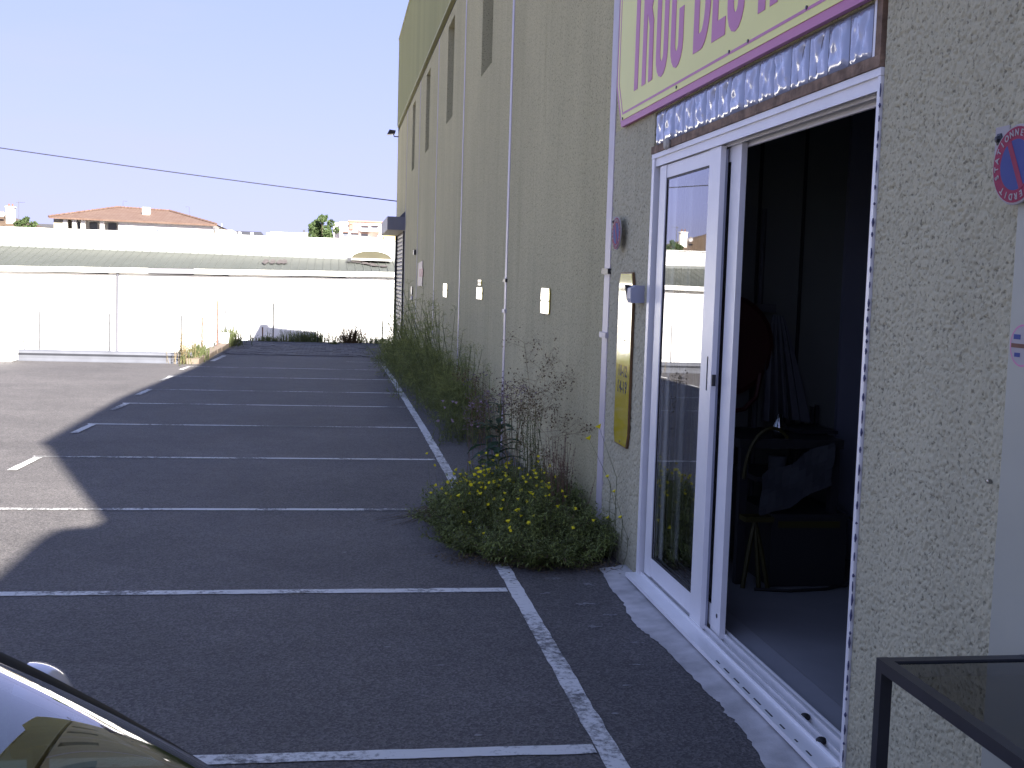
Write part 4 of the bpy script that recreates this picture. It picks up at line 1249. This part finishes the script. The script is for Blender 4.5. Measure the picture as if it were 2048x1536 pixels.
for x in (-18.75, -17.85, -16.5):
    M().box((x - .28, 92.12, 4.2), (x + .28, 92.19, 5.40)).build("window", HDARK, hs)
for x in (-13.38, -13.0):
    M().box((x - .07, 90.54, 4.66), (x + .07, 90.60, 5.02)).build("window", HDARK, hs)
def tile_roof(name, par, p, m_):
    mm = M()
    for q in p: mm.add(q, [tuple(range(len(q)))])
    return mm.build(name, m_, par)
E1, E2 = (-20.6, 90.2), (-8.7, 90.2)
za = 5.62
R1, R2 = (-16.7, 95.5, 6.75), (-12.8, 95.5, 6.62)
roof = tile_roof("roof", hs, [[(-20.6, 90.2, za), (-8.7, 90.2, 5.50), R2, R1], [(-8.7, 90.2, 5.50), (-8.7, 101, 5.5), R2], [(-20.6, 101, za), (-20.6, 90.2, za), R1], [(-8.7, 101, 5.5), (-20.6, 101, za), R1, R2],
                              [(-20.6, 90.2, za - .12), (-8.7, 90.2, 5.38), (-8.7, 90.2, 5.50), (-20.6, 90.2, za)]], TILES)
for (ra, rb) in (((-20.6, 90.2, za), R1), (R1, R2), ((-8.7, 90.2, 5.5), R2)):
    n = 14; mm = M()
    for i in range(n):
        a = Vector(ra).lerp(Vector(rb), i / n); b = Vector(ra).lerp(Vector(rb), (i + .9) / n)
        mm.tube([a + Vector((0, 0, .02)), b + Vector((0, 0, .05))], .09, 6)
    mm.build("ridge_tiles", TILES, roof)
M().box((-14.5, 93.2, 6.1), (-13.95, 93.7, 6.72)).build("chimney", HWALL, roof)
M().tube([(-16.3, 95.5, 6.6), (-16.3, 95.5, 7.25), (-16.0, 95.5, 7.25)], .025, 5).build("aerial", IRON, roof)
M().tube([(-11.3, 95.5, 6.0), (-11.3, 95.5, 7.0), (-11.6, 95.5, 7.0)], .025, 5).build("aerial", IRON, roof)
M().box((-8.9, 91, -2.6), (-7.6, 95, 5.15)).build("garage_wall", HWALL, hs)

h2 = thing("brown_house", "brown roofed house with a white chimney at the far left", "house", (-28, 95, -2.6))
M().box((-34, 90.6, -2.6), (-22.6, 100, 4.75)).build("wall", HWALL, h2)
r2 = tile_roof("roof", h2, [[(-34.4, 90.2, 4.78), (-21.9, 90.2, 4.78), (-27.0, 95, 6.5), (-29.5, 95, 6.5)], [(-21.9, 90.2, 4.78), (-21.9, 100.5, 4.78), (-27.0, 95, 6.5)], [(-34.4, 100.5, 4.78), (-34.4, 90.2, 4.78), (-29.5, 95, 6.5)], [(-21.9, 100.5, 4.78), (-34.4, 100.5, 4.78), (-29.5, 95, 6.5), (-27, 95, 6.5)]], BROWNT)
M().box((-23.75, 91.0, 4.6), (-23.2, 91.5, 6.22)).build("chimney", HWALL, r2)
M().box((-23.8, 90.95, 6.22), (-23.15, 91.55, 6.30)).build("chimney_cap", HWALL, r2)
for x in (-23.6, -23.35):
    M().tube([(x, 91.25, 6.3), (x, 91.25, 6.5)], .06, 6).build("chimney_pot", RUST, r2)
M().tube([(-22.95, 91.3, 5.2), (-22.95, 91.3, 6.75)], .025, 5).build("aerial_mast", IRON, r2)
M().tube([(-23.1, 91.3, 6.62), (-22.5, 91.3, 6.66)], .02, 5).build("aerial_arm", IRON, r2)
M().lathe([(.02, 0), (.15, -.04), (.21, -.12), (.20, -.13), (.14, -.06), (.02, -.02)], (-24.05, 91.2, 5.72), 'y', 16).build("satellite_dish", SGWHITE, r2)

d1 = thing("dark_roof_building", "distant low building with a dark flat roof at the left", "building", (-21.5, 110, -2.6))
M().box((-28.0, 112, -2.6), (-24.9, 118, 5.55)).build("wall", HWALL, d1)
M().box((-28.4, 111.6, 5.56), (-24.6, 118.4, 5.85)).build("flat_roof", SLATE, d1)
for x in np.arange(-27.8, -24.9, .42):
    M().box((x, 111.96, 4.9), (x + .2, 112.0, 5.3)).build("window", HCREAM, d1)
d2 = thing("slate_roof_house", "distant house with a dark slate roof right of the tiled house", "house", (-9, 112, -2.6))
M().box((-10.9, 112, -2.6), (-6.6, 118, 5.35)).build("wall", HWALL, d2)
tile_roof("roof", d2, [[(-11.0, 111.7, 5.42), (-6.4, 111.7, 5.42), (-6.9, 114, 5.92), (-11.0, 114, 5.92)]], SLATE)
for x in (-9.8, -8.7, -7.6):
    M().box((x - .12, 111.6, 5.4), (x + .12, 112.4, 5.75)).build("roof_light", HWALL, d2)
M().tube([(-10.4, 112.5, 5.3), (-10.4, 112.5, 6.5)], .03, 5).build("vent_stack", HWALL, d2)
d3 = thing("pale_flat_house", "distant pale flat roofed house left of the green tree", "house", (-4.3, 112, -2.6))
M().box((-6.3, 112, -2.6), (-2.5, 118, 5.78)).build("wall", HWALL, d3)
for x in (-5.6, -4.0):
    M().box((x - .45, 111.95, 5.35), (x + .45, 112.0, 5.55)).build("window", HDARK, d3)
M().box((-5.9, 111.9, 5.79), (-2.4, 118, 5.88)).build("flat_roof", GUTTER, d3)
M().box((-3.0, 113, 5.88), (-2.8, 113.3, 6.2)).build("chimney", SLATE, d3)

ap_ = thing("apartment_block", "salmon and white apartment block with balconies behind the tree", "apartment block", (5, 200, -3))
Y = 200.0
P_ = lambda x, z: at90(x, z, Y)
def abox(nm, m_, xa, za_, xb, zb_, d0=0, d1=6, par=None):
    a, b = P_(xa, za_), P_(xb, zb_)
    return M().box((a[0], Y + d0, a[1]), (b[0], Y + d1, b[1])).build(nm, m_, par or ap_)
abox("wall", PINKW, .35, 0.2, 5.2, 6.05, 0, 12)
abox("wall", PINKW, -.15, 0.2, .35, 5.98, 2.5, 12)
abox("roof_band", PINK, .95, 6.06, 4.4, 6.16, -.3, 12)
abox("tower", PINK, 1.05, 5.5, 1.35, 6.02, -.5, -.01)
for (xa, za_, xb, zb_) in [(1.95, 5.60, 2.50, 5.78), (2.70, 5.62, 3.20, 5.82), (.62, 4.95, .98, 5.25), (1.20, 5.06, 1.72, 5.22), (1.95, 5.00, 2.45, 5.22), (1.0, 5.72, 1.22, 5.80)]:
    wv = abox("window", HDARK, xa, za_, xb, zb_, -.06, -.01)
    abox("lintel", PINK, xa - .04, zb_ + .004, xb + .04, zb_ + .05, -.5, -.012, wv)
for (xa, za_, xb, zb_) in [(1.88, 5.36, 3.35, 5.58), (1.1, 4.72, 2.6, 4.97)]:
    abox("balcony", PINKW, xa, za_, xb, zb_, -1.4, -.02)
abox("yellow_wall", mat("pale_yellow_render", (0.72, 0.60, 0.28), 0.85, 0.05, 1), 3.62, 0.2, 4.6, 5.10, -3, -.02)
abox("pier", PINKW, 1.78, 5.2, 1.84, 5.95, -.6, -.02)

def leaf_cloud(m, centres, n, size, sq=(1, 1, 1)):
    """small leaf faces spread over a set of clumps (c, r)"""
    cs = np.array([c for c, r in centres], float); rs = np.array([r for c, r in centres], float)
    k = rng.choice(len(cs), n, p=rs ** 2 / (rs ** 2).sum())
    d = rng.normal(size=(n, 3)); d /= np.linalg.norm(d, axis=1)[:, None]
    p = cs[k] + d * (rs[k] * rng.uniform(.35, 1.05, n) ** .6)[:, None] * np.array(sq)
    a = rng.normal(size=(n, 3)); a /= np.linalg.norm(a, axis=1)[:, None]
    b = np.cross(a, rng.normal(size=(n, 3))); b /= np.linalg.norm(b, axis=1)[:, None]
    s = size * rng.uniform(.6, 1.4, n)[:, None]
    q = np.stack([p - a * s, p + b * s * .45, p + a * s, p - b * s * .45], 1).reshape(-1, 3)
    base = len(m.v)
    m.v.extend(map(tuple, q)); m.f.extend([(base + 4 * i, base + 4 * i + 1, base + 4 * i + 2, base + 4 * i + 3) for i in range(n)])
def tree(label, x, y, z0, ztop, w, n, seed, size=.16):
    r = np.random.default_rng(seed)
    t = thing("tree", label, "tree", (x, y, z0))
    h = ztop - z0
    tm = M(); tm.tube([(x, y, z0), (x + .1, y, z0 + h * .35), (x, y + .1, z0 + h * .6), (x + .05, y, ztop - .25 * h)], [.28, .20, .13, .04], 8)
    cs = []
    for k in range(60):
        f = r.uniform(.30, 1.0)
        rad = w * (1 - abs(f - .55) ** 1.6 * 1.7)
        a = r.uniform(0, 6.28); q = r.uniform(.2, .85)
        c = np.array([x + rad * q * math.cos(a), y + rad * q * math.sin(a), z0 + h * f - .25])
        cs.append((c, r.uniform(.16, .36) * w * .75))
        tm.tube([(x, y, z0 + h * f * .6), tuple(c)], [.06, .015], 4)
    cs.append((np.array([x, y, ztop - .30]), .22)); cs.append((np.array([x + .15, y, ztop - .12]), .14)); cs.append((np.array([x - .35, y, ztop - .65]), .4)); cs.append((np.array([x + .5, y, ztop - .6]), .3))
    tm.build("trunk", G_BARK, t)
    m = M(); leaf_cloud(m, cs, n, size)
    m.build("crown", G_TREE, t, kind="stuff")
tree("bushy green tree rising behind the long white parapet", -.80, 84.0, -2.6, 6.18, 2.0, 20000, 5, .095)
tree("small dark tree beside the white chimney at the far left", -21.3, 86.5, -2.6, 5.45, .8, 2500, 8, .12)

# ------------------------------------------------------------------ plants
def ribbon(m, pts, w):
    """narrow three sided stem"""
    m.tube(pts, [w] * (len(pts) - 1) + [w * .4], 3, False)
def stem_path(base, h, lean, curve, n=6):
    lean = Vector(lean); out = []
    for i in range(n + 1):
        t = i / n
        out.append(Vector(base) + Vector((lean.x * t ** curve, lean.y * t ** curve, h * t)))
    return out
def leafq(m, p, d, L_, w, droop=.3):
    d = Vector(d).normalized(); side = d.cross(Vector((0, 0, 1)))
    if side.length < 1e-3: side = Vector((1, 0, 0))
    side.normalize(); p = Vector(p)
    up = side.cross(d)
    mid = p + d * L_ * .5 + up * L_ * .08; tip = p + d * L_ - Vector((0, 0, droop * L_))
    m.add([p, mid + side * w * .5, tip, mid - side * w * .5], [(0, 1, 2, 3)])
def rdir(zmin=-.2, zmax=.8):
    a = rng.uniform(0, 2 * math.pi); z = rng.uniform(zmin, zmax); r = math.sqrt(max(0, 1 - z * z))
    return Vector((r * math.cos(a), r * math.sin(a), z))
def flower_mesh():
    m = M(); n = 9
    m.v.append((0, 0, .003))
    for k in range(n * 2):
        a = math.pi * k / n; r = .0135 if k % 2 == 0 else .008
        m.v.append((r * math.cos(a), r * math.sin(a), .006 if k % 2 == 0 else 0.002))
    for k in range(n * 2): m.f.append((0, 1 + k, 1 + (k + 1) % (n * 2)))
    m.v.append((0, 0, -.012)); e = len(m.v) - 1
    for k in range(n * 2): m.f.append((e, 1 + (k + 1) % (n * 2), 1 + k))
    return m.mesh("flower", PETAL)
FLOWER = flower_mesh()

# 1: low bush with yellow flowers beside the door
bu = thing("flowering_bush", "low green bush with many small yellow flowers beside the door", "bush", (1.3, 8.6, 0))
def foot(x, y):            # inside the ground outline of the bush?
    if x > 1.93: return None
    u = (x - 1.44) / .66; v = (y - 8.8) / 1.4
    e = 1 - (u * u + v * v)
    return e if e > 0 and y > 7.46 + .45 * max(0, 1.35 - x) else None
sm, lm, l2m, dm = M(), M(), M(), M()
tips = []
cnt = 0
while cnt < 760:
    x, y = rng.uniform(.7, 1.93), rng.uniform(7.4, 10.2)
    e = foot(x, y)
    if e is None: continue
    lump = .78 + .34 * math.sin(x * 9.1 + 1.3 * y) * math.cos(y * 5.3 - x * 2)
    h = (.10 + .34 * e ** .55) * rng.uniform(.55, 1.1) * lump
    u = (x - 1.44) / .66; v = (y - 8.8) / 1.4
    out = Vector((u * .07 + rng.normal(0, .07), v * .10 + rng.normal(0, .07), 0))
    if x + out.x > 1.93: out.x = 1.93 - x
    P = stem_path((x, y, 0), h, out, 1.4)
    ribbon(sm, P, .0019)
    young = rng.random() < .35
    for k in range(int(34 + 20 * rng.random())):
        t = rng.uniform(.02, 1.0); i = min(5, int(t * 6)); p = P[i].lerp(P[i + 1], t * 6 - i)
        tgt = dm if rng.random() < (.16 if t < .4 else .04) else (l2m if young else lm)
        p = p + Vector((rng.normal(0, .016), rng.normal(0, .016), 0))
        leafq(tgt, p, rdir(-.3, .9), rng.uniform(.024, .056), rng.uniform(.009, .018), rng.uniform(0, .5))
    for k in range(3):
        q = P[-1] + rdir(.1, 1) * .05
        ribbon(sm, [P[-2], q], .0013)
        for z in range(3): leafq(l2m if young else lm, q, rdir(-.1, .9), .028, .009)
    tips.append(P[-1]); cnt += 1
# litter of dead leaves and twigs round its foot
for k in range(420):
    x = rng.uniform(.72, 1.9); y = 7.46 + .45 * max(0, 1.35 - x) + rng.normal(.06, .08)
    a = rng.uniform(0, 6.28)
    if k % 4 == 0: ribbon(dm, [(x, y, .012), (x + .06 * math.cos(a), y + .06 * math.sin(a), .03), (x + .13 * math.cos(a), y + .12 * math.sin(a), .010)], .0014)
    else: leafq(dm, (x, y, rng.uniform(.006, .05)), rdir(-.1, .4), rng.uniform(.02, .045), .012)
for k in range(26):
    y = 9.0 + rng.normal(0, .10)
    ribbon(dm, [(.86, y, .05), (.74, y + .02, .06 + rng.uniform(0, .05)), (.50 + rng.normal(0, .12), y + rng.normal(.03, .06), .012)], .0018)
sm.build("stem", G_STEM, bu, kind="stuff"); lm.build("foliage", G_BUSH, bu, kind="stuff"); l2m.build("young_foliage", G_BUSH2, bu, kind="stuff"); dm.build("dry_twigs", G_DRYB, bu, kind="stuff")
order = sorted(tips, key=lambda p: -p.z - rng.random() * .12)
nf = 0
fst = M()
for p in order:
    if nf >= 120: break
    if p.x > 1.66 and rng.random() < .8: continue
    if rng.random() < .35: continue
    q = p + Vector((rng.normal(0, .02), rng.normal(0, .02), rng.uniform(.015, .06)))
    ribbon(fst, [p, q], .0013)
    inst("flower", FLOWER, bu, q, (rng.normal(0, .5), rng.normal(0, .5) - .2, 0), rng.uniform(.85, 1.45)); nf += 1
for (x, y, h) in [(.86, 8.7, .28), (.76, 8.9, .25), (.82, 9.3, .40), (.78, 9.6, .45), (.95, 8.3, .22), (1.05, 7.95, .14), (1.25, 7.75, .10), (.98, 8.15, .18), (1.75, 7.62, .30), (1.3, 8.0, .3), (1.32, 8.02, .25)]:
    ribbon(fst, [(x + .06, y, 0), (x, y, h)], .0013)
    inst("flower", FLOWER, bu, (x, y, h + .003), (rng.normal(0, .4), rng.normal(0, .4), 0), 1.0)
fst.build("flower_stalks", G_STEM, bu, kind="stuff")

# 2: two tall yellow flower stems against the wall
tf = thing("tall_flower_stems", "thin bare stems with two big yellow flowers against the wall", "flowers", (1.82, 7.75, 0))
m = M()
for (bx_, by, hx, hy, h) in [(1.86, 7.62, 1.80, 7.78, .92), (1.84, 7.70, 1.75, 7.86, .83), (1.88, 7.5, 1.86, 7.52, .52), (1.9, 7.42, 1.89, 7.45, .36), (1.86, 7.6, 1.84, 7.64, .60)]:
    P = [Vector((bx_, by, 0)), Vector((bx_ + .03, by - .03, h * .35)), Vector((bx_ + .03, by - .04, h * .65)), Vector((hx, hy, h))]
    ribbon(m, P, .0022)
    inst("flower", FLOWER, tf, P[-1], (rng.normal(0, .3), -.5, 0), 1.7 if h > .7 else 1.1)
    for k in range(7):
        p = P[1].lerp(P[2], rng.random()); q = p + rdir(.2, .9) * rng.uniform(.05, .12)
        if q.x > 1.94: q.x = 1.94
        ribbon(m, [p, q], .0014); leafq(m, q, rdir(0, .8), .02, .008)
m.build("stem", G_STEM, tf)

# 3: reddish dry stalks
rd = thing("dry_reddish_weed", "clump of upright reddish brown dry stalks behind the yellow flowers", "weed", (1.72, 8.9, 0))
m, sd = M(), M()
for k in range(44):
    x, y = rng.normal(1.74, .06), rng.normal(8.85, .16)
    x = min(1.9, x); h = rng.uniform(.42, .76)
    P = stem_path((x, y, 0), h, (min(rng.normal(0, .05), 1.93 - x), rng.normal(0, .08), 0), 1.6)
    ribbon(m, P, .0018)
    for j in range(9):
        t = rng.uniform(.45, 1); i = min(5, int(t * 6)); p = P[i].lerp(P[i + 1], t * 6 - i)
        leafq(sd, p, rdir(.3, .95), rng.uniform(.012, .03), .008, 0)
m.build("stem", G_RED, rd, kind="stuff"); sd.build("seed_heads", G_RED, rd, kind="stuff")

# 4: green upright grassy weed
gw = thing("upright_green_weed", "tall slim green weed stems between the seed plant and red stalks", "weed", (1.66, 9.8, 0))
m, lf = M(), M()
for k in range(30):
    x, y = min(1.88, rng.normal(1.66, .09)), rng.normal(9.75, .25)
    h = rng.uniform(.40, .92)
    P = stem_path((x, y, 0), h, (min(rng.normal(-.02, .05), 1.93 - x), rng.normal(.05, .08), 0), 1.5)
    ribbon(m, P, .0024)
    for j in range(34):
        t = rng.uniform(.05, 1); i = min(5, int(t * 6)); p = P[i].lerp(P[i + 1], t * 6 - i)
        leafq(lf, p, rdir(.2, .9), rng.uniform(.04, .08), .007)
m.build("stem", G_STEM, gw, kind="stuff"); lf.build("foliage", G_BUSH, gw, kind="stuff")

# 5: dark thistle with big leaves
ts = thing("dark_thistle", "dark leafy thistle stalk rising behind the yellow flowers", "thistle", (1.40, 10.0, 0))
m = M(); P = stem_path((1.42, 9.9, 0), .88, (.02, .1, 0), 1.3, 10); m.tube(P, [.010] * 10 + [.004], 5)
P2 = stem_path((1.36, 10.0, 0), .72, (-.04, .05, 0), 1.3, 10); m.tube(P2, [.008] * 10 + [.003], 5)
m.build("stem", G_STEM, ts)
def thistle_leaf():
    mm = M(); n = 7; L_, R_ = [], []
    for i in range(n + 1):
        t = i / n; w = .030 * math.sin(math.pi * min(1, t * .92 + .08)) * (1.25 if i % 2 else .6)
        z = .03 * math.sin(t * 2.4) - .05 * t * t
        mm.v += [(t * .19, w, z + .006), (t * .19, 0, z), (t * .19, -w, z + .006)]
    for i in range(n):
        a = i * 3; mm.f += [(a, a + 3, a + 4, a + 1), (a + 1, a + 4, a + 5, a + 2)]
    return mm.mesh("leaf", G_DARK)
TL = thistle_leaf()
for k in range(64):
    Q = P if k % 3 else P2
    t = rng.uniform(.08, .95); i = min(9, int(t * 10)); p = Q[i].lerp(Q[i + 1], t * 10 - i)
    inst("leaf", TL, ts, p, (rng.normal(0, .3), rng.uniform(-.5, .35), rng.uniform(0, 6.28)), rng.uniform(.8, 1.5) * (1.1 - .4 * t))

# 6: mauve fluffy seed heads
mv = thing("mauve_weed", "faded mauve seed plumes beside the dark thistle", "weed", (1.45, 10.8, 0))
m, fz = M(), M()
for k in range(20):
    x, y = rng.normal(1.46, .13), rng.normal(10.7, .35)
    x = min(x, 1.85); h = rng.uniform(.62, 1.0)
    P = stem_path((x, y, 0), h, (rng.normal(0, .06), rng.normal(0, .06), 0), 1.4)
    ribbon(m, P, .0024)
    leaf_cloud(fz, [(P[-1], .045), (P[-2], .04), (P[-1] + Vector((rng.normal(0, .05), rng.normal(0, .05), -.05)), .04)], 34, .012)
m.build("stem", G_RED, mv, kind="stuff"); fz.build("seed_plumes", G_PURP, mv, kind="stuff")

# 7: dry branching seed plant
ds = thing("dry_seed_plant", "sparse dry plant with tiny brown seed heads against the wall", "plant", (1.55, 9.6, 0))
m, sd = M(), M()
def branch(p, d, L_, w, lev):
    d = d.normalized(); q = p + d * L_
    if q.x > 1.93: q.x = 1.93
    mid = p.lerp(q, .5) + Vector((rng.normal(0, L_ * .05), rng.normal(0, L_ * .05), 0))
    if mid.x > 1.93: mid.x = 1.93
    ribbon(m, [p, mid, q], w)
    if lev == 0:
        for k in range(4):
            s = q + Vector((rng.normal(0, .022), rng.normal(0, .022), rng.normal(0, .022)))
            if s.x > 1.94: s.x = 1.93
            leafq(sd, s, rdir(-.5, 1), rng.uniform(.014, .026), .013, 0)
        return
    for k in range(rng.integers(4, 6)):
        t = rng.uniform(.72, 1) if lev == 3 else rng.uniform(.4, 1)
        nd = d * .7 + Vector((rng.normal(-.08, .75), rng.normal(-.1, .75), rng.normal(0, .42)))
        branch(p.lerp(q, t), nd, L_ * rng.uniform(.30, .52), w * .62, lev - 1)
for (b, d, L_) in [((1.50, 9.6, 0), (.05, .1, 1), .92), ((1.52, 9.5, 0), (.16, -.12, 1), .85), ((1.50, 9.7, 0), (-.14, .2, 1), .80), ((1.53, 9.55, .0), (.22, -.40, 1), .66), ((1.45, 9.7, 0), (-.06, .0, 1), .95), ((1.55, 9.4, 0), (.18, -.62, .9), .85), ((1.52, 9.6, 0), (.12, .0, 1), 1.0)]:
    branch(Vector(b), Vector(d), L_, .0026, 3)
m.build("stem", G_STRAW, ds, kind="stuff"); sd.build("seed_heads", G_SEED, ds, kind="stuff")

# 8: feathery fennel clumps further along the wall
def fennel(label, cx_, cy_, h, nst, sx, sy, lean, dens=1.0):
    t = thing("fennel", label, "fennel", (cx_, cy_, zg(cy_)), "fennel clumps along the warehouse wall")
    m, lo_, up_ = M(), M(), M()
    far = .75 + cy_ / 45
    def thread(mm, p, d, L_):
        if p.x > 1.93: return
        q = p + d * L_
        if q.x > 1.94: q.x = 1.94
        s_ = d.cross(Vector((rng.normal(), rng.normal(), rng.normal())))
        if s_.length < 1e-4: return
        s_ = s_.normalized() * .0027 * far
        mid = p.lerp(q, .5) + Vector((0, 0, L_ * .10))
        mm.add([p, mid + s_, q, mid - s_], [(0, 1, 2, 3)])
    for k in range(nst):
        x, y = min(1.86, rng.normal(cx_, sx)), rng.normal(cy_, sy)
        tall = rng.random() < .45
        hh = h * (rng.uniform(.75, 1.08) if tall else rng.uniform(.35, .65))
        ln_ = Vector((lean[0] * hh * rng.uniform(.2, 1.6) + rng.normal(0, .15), lean[1] * hh + rng.normal(0, .34), 0))
        if x + ln_.x > 1.9: ln_.x = 1.9 - x
        P = stem_path((x, y, zg(y)), hh, ln_, 1.3, 8)
        ribbon(m, P, .0034 * far)
        for j in range(int((9 if tall else 15) * dens)):
            tt = rng.uniform(.02, 1); i = min(7, int(tt * 8)); p = P[i].lerp(P[i + 1], tt * 8 - i)
            d = rdir(-.1, .95); d.x -= .15; L_ = rng.uniform(.10, .26) * (1.2 - .55 * tt)
            q = p + d * L_
            if q.x > 1.92: q.x = 1.92
            ribbon(m, [p, q], .0013 * far)
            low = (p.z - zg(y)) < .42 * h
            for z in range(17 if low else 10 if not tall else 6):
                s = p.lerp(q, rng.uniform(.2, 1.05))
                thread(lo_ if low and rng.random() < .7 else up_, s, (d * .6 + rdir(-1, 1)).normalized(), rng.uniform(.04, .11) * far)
        if tall:
            for z in range(5):                       # open flower umbels at the tips
                e = P[-1] + rdir(.3, 1) * rng.uniform(.04, .10)
                ribbon(m, [P[-1], e], .0012 * far)
                for w_ in range(3): thread(up_, e, rdir(-.2, 1), .022 * far)
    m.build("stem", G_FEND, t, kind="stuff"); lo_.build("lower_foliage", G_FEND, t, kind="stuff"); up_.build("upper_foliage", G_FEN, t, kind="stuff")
fennel("nearest dark feathery fennel clump behind the dry seed plant", 1.62, 14.9, 1.00, 64, .13, .60, (-.06, .10), 1.2)
fennel("tall leaning fennel clump in the middle of the row", 1.58, 17.2, 1.45, 56, .14, .7, (-.18, .15), 1.1)
fennel("tallest yellow green fennel clump, farthest but one", 1.50, 20.0, 1.70, 60, .18, .9, (-.24, .12), 1.1)
fennel("far low yellow green fennel clump before the shutter", 1.45, 23.4, 1.05, 56, .20, .9, (-.18, .05), 1.1)
# white flowered weed at the foot of the fennel
wf = thing("pale_flowered_weed", "small weed with pale pink flowers at the foot of the fennel", "weed", (1.45, 13.6, 0))
m, l_ = M(), M()
PF = flower_mesh(); PF = PF.copy(); PF.materials.clear(); PF.materials.append(PETALP)
for k in range(60):
    x, y = min(1.85, rng.normal(1.5, .16)), rng.normal(13.7, .35)
    P = stem_path((x, y, 0), rng.uniform(.2, .48), (min(rng.normal(0, .08), 1.9 - x), rng.normal(0, .08), 0), 1.3)
    ribbon(m, P, .003)
    for j in range(14):
        i = int(rng.integers(0, 6)); leafq(l_, P[i], rdir(0, .9), rng.uniform(.04, .08), .014)
    if k < 14: inst("flower", PF, wf, P[-1] + Vector((0, 0, .01)), (rng.normal(0, .4), rng.normal(0, .4), 0), 1.6)
m.build("stem", G_STEM, wf, kind="stuff"); l_.build("foliage", G_BUSH, wf, kind="stuff")

def tuft(label, cx_, cy_, sx, sy, h, n, m_, name="weed_tuft", w=.010, spread=.25, group=None):
    t = thing(name, label, "weeds", (cx_, cy_, zg(cy_)), group)
    m = M()
    for k in range(n):
        x, y = rng.normal(cx_, sx), rng.normal(cy_, sy)
        if cy_ > 20 and x > 1.88: x = 1.88
        hh = h * rng.uniform(.4, 1.1); z = zg(y)
        d = Vector((rng.normal(0, spread), rng.normal(0, spread), 0)) * hh
        p = Vector((x, y, z - .02)); q = p + d * .5 + Vector((0, 0, hh * .7)); e = p + d * 1.2 + Vector((0, 0, hh))
        s = Vector((1, rng.normal(0, .5), 0)).normalized() * w * .5
        m.add([p - s, p + s, q + s * .7, e, q - s * .7], [(0, 1, 2, 4), (4, 2, 3)])
        for j in range(3):
            leafq(m, p.lerp(e, rng.uniform(.2, .9)), rdir(0, .9), rng.uniform(.05, .12), .018)
    m.build("blades", m_, t, kind="stuff")
tuft("bright green tuft at the foot of the far roller shutter", 1.62, 28.4, .16, .9, .55, 420, G_FEN, w=.014)
tuft("green weeds at the near end of the beige kerb", -2.98, 26.6, .10, .6, .42, 260, G_GRASS, w=.014)
tuft("yellow green weeds growing round the white tub", -2.85, 33.3, .18, .45, .58, 260, G_GRASS, w=.014)
tuft("sparse dry weeds at the end of the guard rail", -3.15, 25.65, .14, .25, .75, 90, G_STRAW, w=.007, spread=.15)
tuft("low grass along the far fence, left of the tall post", -1.95, 36.1, .28, .12, .20, 160, G_FEND, w=.016)
tuft("long low grass in the middle of the far fence", -.8, 36.2, .42, .12, .42, 420, G_FEND, w=.014)
tuft("dry brushy weed at the far fence, in front of the pale post", .55, 36.2, .26, .12, .62, 260, G_SEED, w=.014, spread=.5)
tuft("low grass at the far fence, nearest the shutter", 1.35, 36.1, .25, .12, .28, 200, G_FEND, w=.014)
tuft("small weed in the paving joint before the far fence", .02, 35.2, .07, .15, .14, 60, G_FEND, w=.016)
for (label, x, n) in [("tangle of dry weeds behind the guard rail at the left", -10.6, 260), ("sparse tall weeds behind the guard rail beside the white block", -8.4, 160), ("weedy thicket far left behind the guard rail", -13.0, 260)]:
    tuft(label, x, 26.3, .8, .15, 1.7, n, G_DRYB, w=.014, spread=.12)
